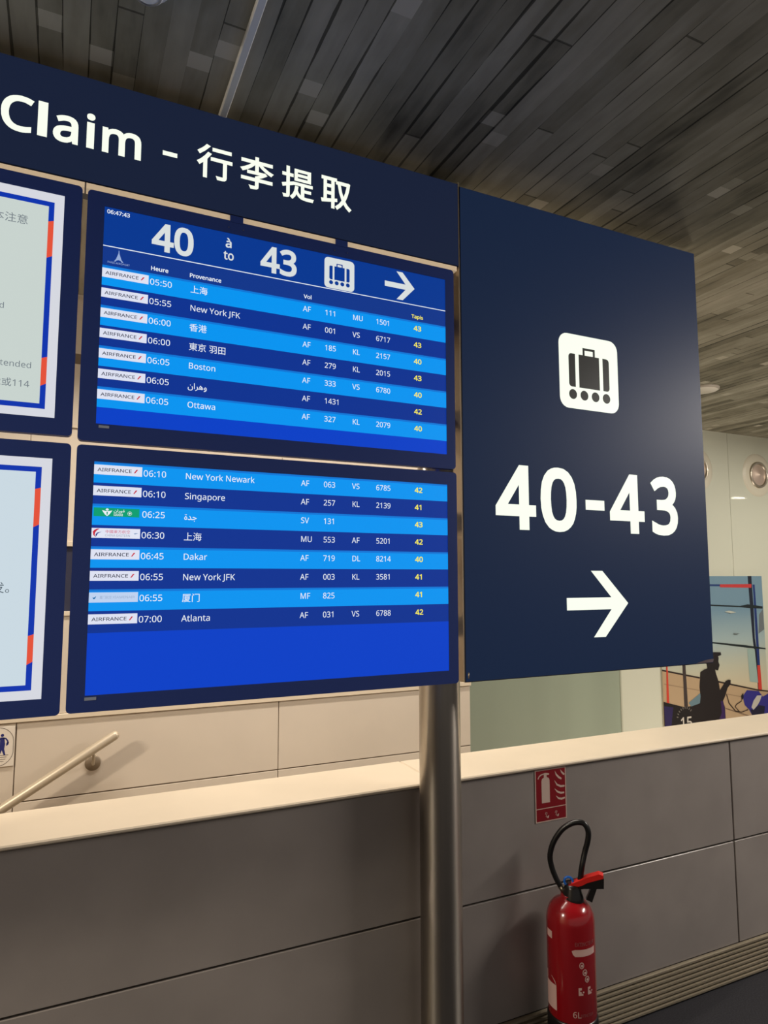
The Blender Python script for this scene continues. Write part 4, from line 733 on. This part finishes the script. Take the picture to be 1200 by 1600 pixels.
# ------------------------------------------------------------------ poster on the rear wall
po = thing('wall_poster', 'large photo poster of a capped silhouette standing at an airport window', 'poster', (5.2, 4.18, -.3))
MB().box(4.525, 5.838, 4.174, 4.187, -.3, 1.69, mat('poster_board', (214, 208, 190), .5), .001).build('backing_board', po)
m = MB(); m.rect(4.5255, 5.8375, -.299, 1.6895, 4.1735, sky_print())
POST = [
((22, 28, 45),[(5.646,1.690),(5.697,1.690),(5.704,1.418),(5.700,1.129),(5.712,1.033),(5.727,0.861),(5.736,0.651),(5.704,0.654),(5.701,0.843),(5.671,1.102),(5.660,1.323),(5.651,1.564)]),
((28, 50, 110),[(5.706,1.612),(5.736,1.612),(5.745,1.262),(5.748,1.032),(5.750,0.879),(5.718,0.880),(5.710,1.129),(5.712,1.515)]),
((200, 62, 50),[(5.712,0.885),(5.752,0.883),(5.761,0.607),(5.711,0.616)]),
((35, 60, 110),[(3.532,1.627),(5.282,1.616),(5.280,1.599),(3.531,1.613)]),
((190, 55, 55),[(5.275,1.617),(5.691,1.617),(5.689,1.583),(5.273,1.590)]),
((22, 32, 35),[(5.060,1.444),(5.181,1.439),(5.525,1.421),(5.626,1.434),(5.828,1.411),(5.827,1.391),(5.623,1.400),(5.524,1.410),(5.180,1.426),(5.059,1.432)]),
((22, 34, 35),[(5.039,1.128),(5.184,1.111),(5.583,1.068),(5.841,1.032),(5.840,1.020),(5.581,1.047),(5.184,1.099),(5.038,1.114)]),
((150, 172, 165),[(5.588,1.039),(5.687,1.029),(5.710,0.729),(5.600,0.746)]),
((105, 112, 115),[(5.775,1.339),(5.829,1.387),(5.833,1.202),(5.752,1.166)]),
((178, 152, 120),[(4.525,0.912),(4.966,0.821),(5.187,0.773),(5.708,0.663),(5.844,0.644),(5.840,0.078),(4.528,0.222)]),
((45, 32, 28),[(4.525,0.914),(4.789,0.861),(4.966,0.825),(4.965,0.812),(4.788,0.847),(4.524,0.901)]),
((45, 32, 28),[(5.188,0.779),(5.708,0.669),(5.845,0.650),(5.844,0.639),(5.707,0.657),(5.187,0.765)]),
((150, 125, 98),[(4.543,0.798),(4.959,0.716),(4.959,0.710),(4.542,0.791)]),
((150, 125, 98),[(5.274,0.666),(5.560,0.608),(5.560,0.602),(5.273,0.659)]),
((120, 98, 80),[(5.265,0.544),(5.576,0.449),(5.575,0.439),(5.264,0.534)]),
((200, 62, 45),[(4.576,0.944),(4.591,0.943),(4.593,0.603),(4.562,0.601)]),
((62, 52, 50),[(4.766,0.942),(4.800,0.941),(4.809,0.576),(4.765,0.580)]),
((24, 20, 22),[(4.528,0.651),(4.766,0.589),(4.848,0.591),(5.019,0.452),(5.026,0.167),(4.528,0.222)]),
((40, 30, 78),[(4.531,0.616),(4.635,0.598),(4.600,0.420),(4.535,0.426)]),
((100, 125, 135),[(4.818,0.620),(4.971,0.697),(4.965,0.608),(4.848,0.586)]),
((28, 22, 24),[(4.980,1.032),(5.085,1.032),(5.239,1.022),(5.244,0.999),(5.200,0.990),(5.209,0.978),(5.203,0.941),(5.217,0.913),(5.194,0.868),(5.157,0.877),(5.168,0.838),(5.194,0.772),(5.206,0.699),(5.282,0.771),(5.316,0.781),(5.348,0.777),(5.345,0.744),(5.304,0.710),(5.265,0.639),(5.235,0.601),(5.259,0.549),(5.260,0.444),(5.276,0.140),(4.747,0.198),(4.808,0.453),(4.822,0.584),(4.952,0.607),(4.963,0.662),(4.956,0.743),(4.977,0.868),(5.023,0.887),(5.065,0.894),(5.053,0.945),(5.029,0.973),(4.977,0.985)]),
((52, 30, 82),[(5.209,0.607),(5.240,0.603),(5.257,0.521),(5.258,0.444),(5.177,0.447),(5.215,0.507)]),
((48, 44, 128),[(5.491,0.623),(5.551,0.674),(5.707,0.655),(5.760,0.602),(5.846,0.625),(5.841,0.435),(5.604,0.451),(5.566,0.505),(5.513,0.547)]),
((185, 180, 170),[(5.631,0.575),(5.682,0.618),(5.747,0.615),(5.717,0.568),(5.682,0.533),(5.625,0.496),(5.599,0.521)]),
((26, 26, 50),[(5.580,0.504),(5.625,0.496),(5.697,0.532),(5.782,0.516),(5.761,0.440),(5.604,0.451)]),
((20, 18, 28),[(5.471,0.633),(5.501,0.654),(5.502,0.612),(5.475,0.591)]),
((48, 36, 32),[(5.280,0.658),(5.290,0.658),(5.317,0.581),(5.392,0.508),(5.467,0.493),(5.552,0.508),(5.554,0.500),(5.466,0.486),(5.385,0.502),(5.306,0.578)]),
((48, 36, 32),[(5.475,0.591),(5.403,0.565),(5.381,0.543),(5.433,0.498),(5.440,0.501),(5.392,0.542),(5.410,0.559),(5.481,0.584)]),
((95, 100, 98),[(5.409,1.183),(5.450,1.177),(5.499,1.180),(5.456,1.169),(5.422,1.170)]),
((185, 188, 175),[(5.312,1.374),(5.368,1.382),(5.464,1.366),(5.394,1.358)]),
]
for i, (c, pts) in enumerate(POST):
    pts = [(min(max(x, 4.526), 5.837), z if z > .25 else -.298) for x, z in pts]
    m.poly([pts], 4.1732-.00018*i, mat('poster_ink_%d_%d_%d' % c, c, .5))
iw = mat('poster_white', (196, 188, 176), .5)
text(m, '15', 4.705, .415, .128, 4.1732-.00018*len(POST), iw, bold=28)
for k in range(9):
    a = radians(165-k*15); m.poly([stroke([(4.77+.085*cos(a), .49+.085*sin(a)), (4.77+.105*cos(a), .49+.105*sin(a))], .009)], 4.1732-.00018*len(POST), mat('poster_grey', (110, 104, 98), .5))
m.build('print', po)

# ------------------------------------------------------------------ round fittings
def wall_spot(x, z, label):
    r = thing('wall_spotlight', label, 'wall light', (x, 4.19, z), 'round spotlights in the rear wall')
    MB().lathe([(.0, -.012), (.118, -.012), (.14, -.014), (.175, -.011), (.2, -.004), (.206, .002)], mat('pale_plaster_rim', (214, 206, 186), .35), cx=x, cy=4.186, cz=z, axis='y', seg=56).build('rim', r)
    MB().lathe([(.1, -.012), (.104, -.026), (.116, -.03), (.124, -.024), (.126, -.012)], mat('chrome_ring', (196, 186, 170), .34, .9), cx=x, cy=4.186, cz=z, axis='y', seg=56).build('trim_ring', r)
    MB().lathe([(.0, -.034), (.012, -.031), (.05, -.022), (.086, -.0145), (.0985, -.014)], mat('reflector', (206, 184, 168), .4, .5), cx=x, cy=4.186, cz=z, axis='y', seg=56).build('reflector', r)
wall_spot(5.872, 2.638, 'round chrome spotlight set in the pale rear wall near the right edge')
wall_spot(5.062, 2.638, 'round spotlight in the rear wall half hidden by the navy direction panel')
r = thing('smoke_detector', 'round white detector on the dark concrete ceiling at the top edge', 'detector', (.113, 1.50, CEIL))
MB().lathe([(0, -.036), (.022, -.035), (.034, -.03), (.042, -.018), (.046, -.012), (.05, -.01), (.052, 0), (0, 0)], mat('detector_white', (240, 238, 234), .4), cx=.113, cy=1.472, cz=CEIL, seg=40).build('housing', r)
MB().lathe([(.026, -.0352), (.03, -.0345), (.031, -.033)], mat('detector_grey', (140, 138, 136), .5), cx=.113, cy=1.472, cz=CEIL, seg=40).build('vent_ring', r)
r = thing('ceiling_downlight', 'flat white disc light on the ceiling beside the direction panel', 'ceiling light', (4.0, 3.2, CEIL))
MB().lathe([(0, -.016), (.098, -.016), (.106, -.012), (.108, 0), (0, 0)], mat('downlight_rim', (170, 160, 146), .4), cx=4.02, cy=3.24, cz=CEIL, seg=48).build('rim', r)
MB().lathe([(0, -.0175), (.096, -.0172), (.097, -.016)], mat('downlight_disc', (224, 216, 202), .5), cx=4.02, cy=3.24, cz=CEIL, seg=48).build('diffuser', r)
cd = thing('ceiling_conduit', 'pale grey strip running across the concrete ceiling above the long sign', 'conduit', (.35, .9, CEIL))
MB().box(.3405, .3605, -1.5, 3.2, CEIL-.03, CEIL-.012, mat('conduit_grey', (232, 230, 222), .45), .002).build('channel', cd)
m = MB()
for yy in (-.9, .1, 1.05, 2.1, 3.0): m.box(.343, .358, yy-.012, yy+.012, CEIL-.013, CEIL+.001, MATS['conduit_grey'])
m.build('clips', cd)
tl = thing('linear_ceiling_light', 'short tube light on the ceiling to the right of the picture', 'ceiling light', (9.75, 1.05, CEIL))
MB().box(9.66, 9.9, .99, 1.11, CEIL-.05, CEIL, mat('lamp_housing', (210, 208, 200), .4), .003).build('housing', tl)
MB().box(9.67, 9.89, 1.0, 1.1, CEIL-.056, CEIL-.05, mat('lamp_tube', (255, 255, 250), .4, emit=(255, 248, 230), es=70)).build('diffuser', tl)

for o in bpy.data.objects:
    if '_org' in o: del o['_org']
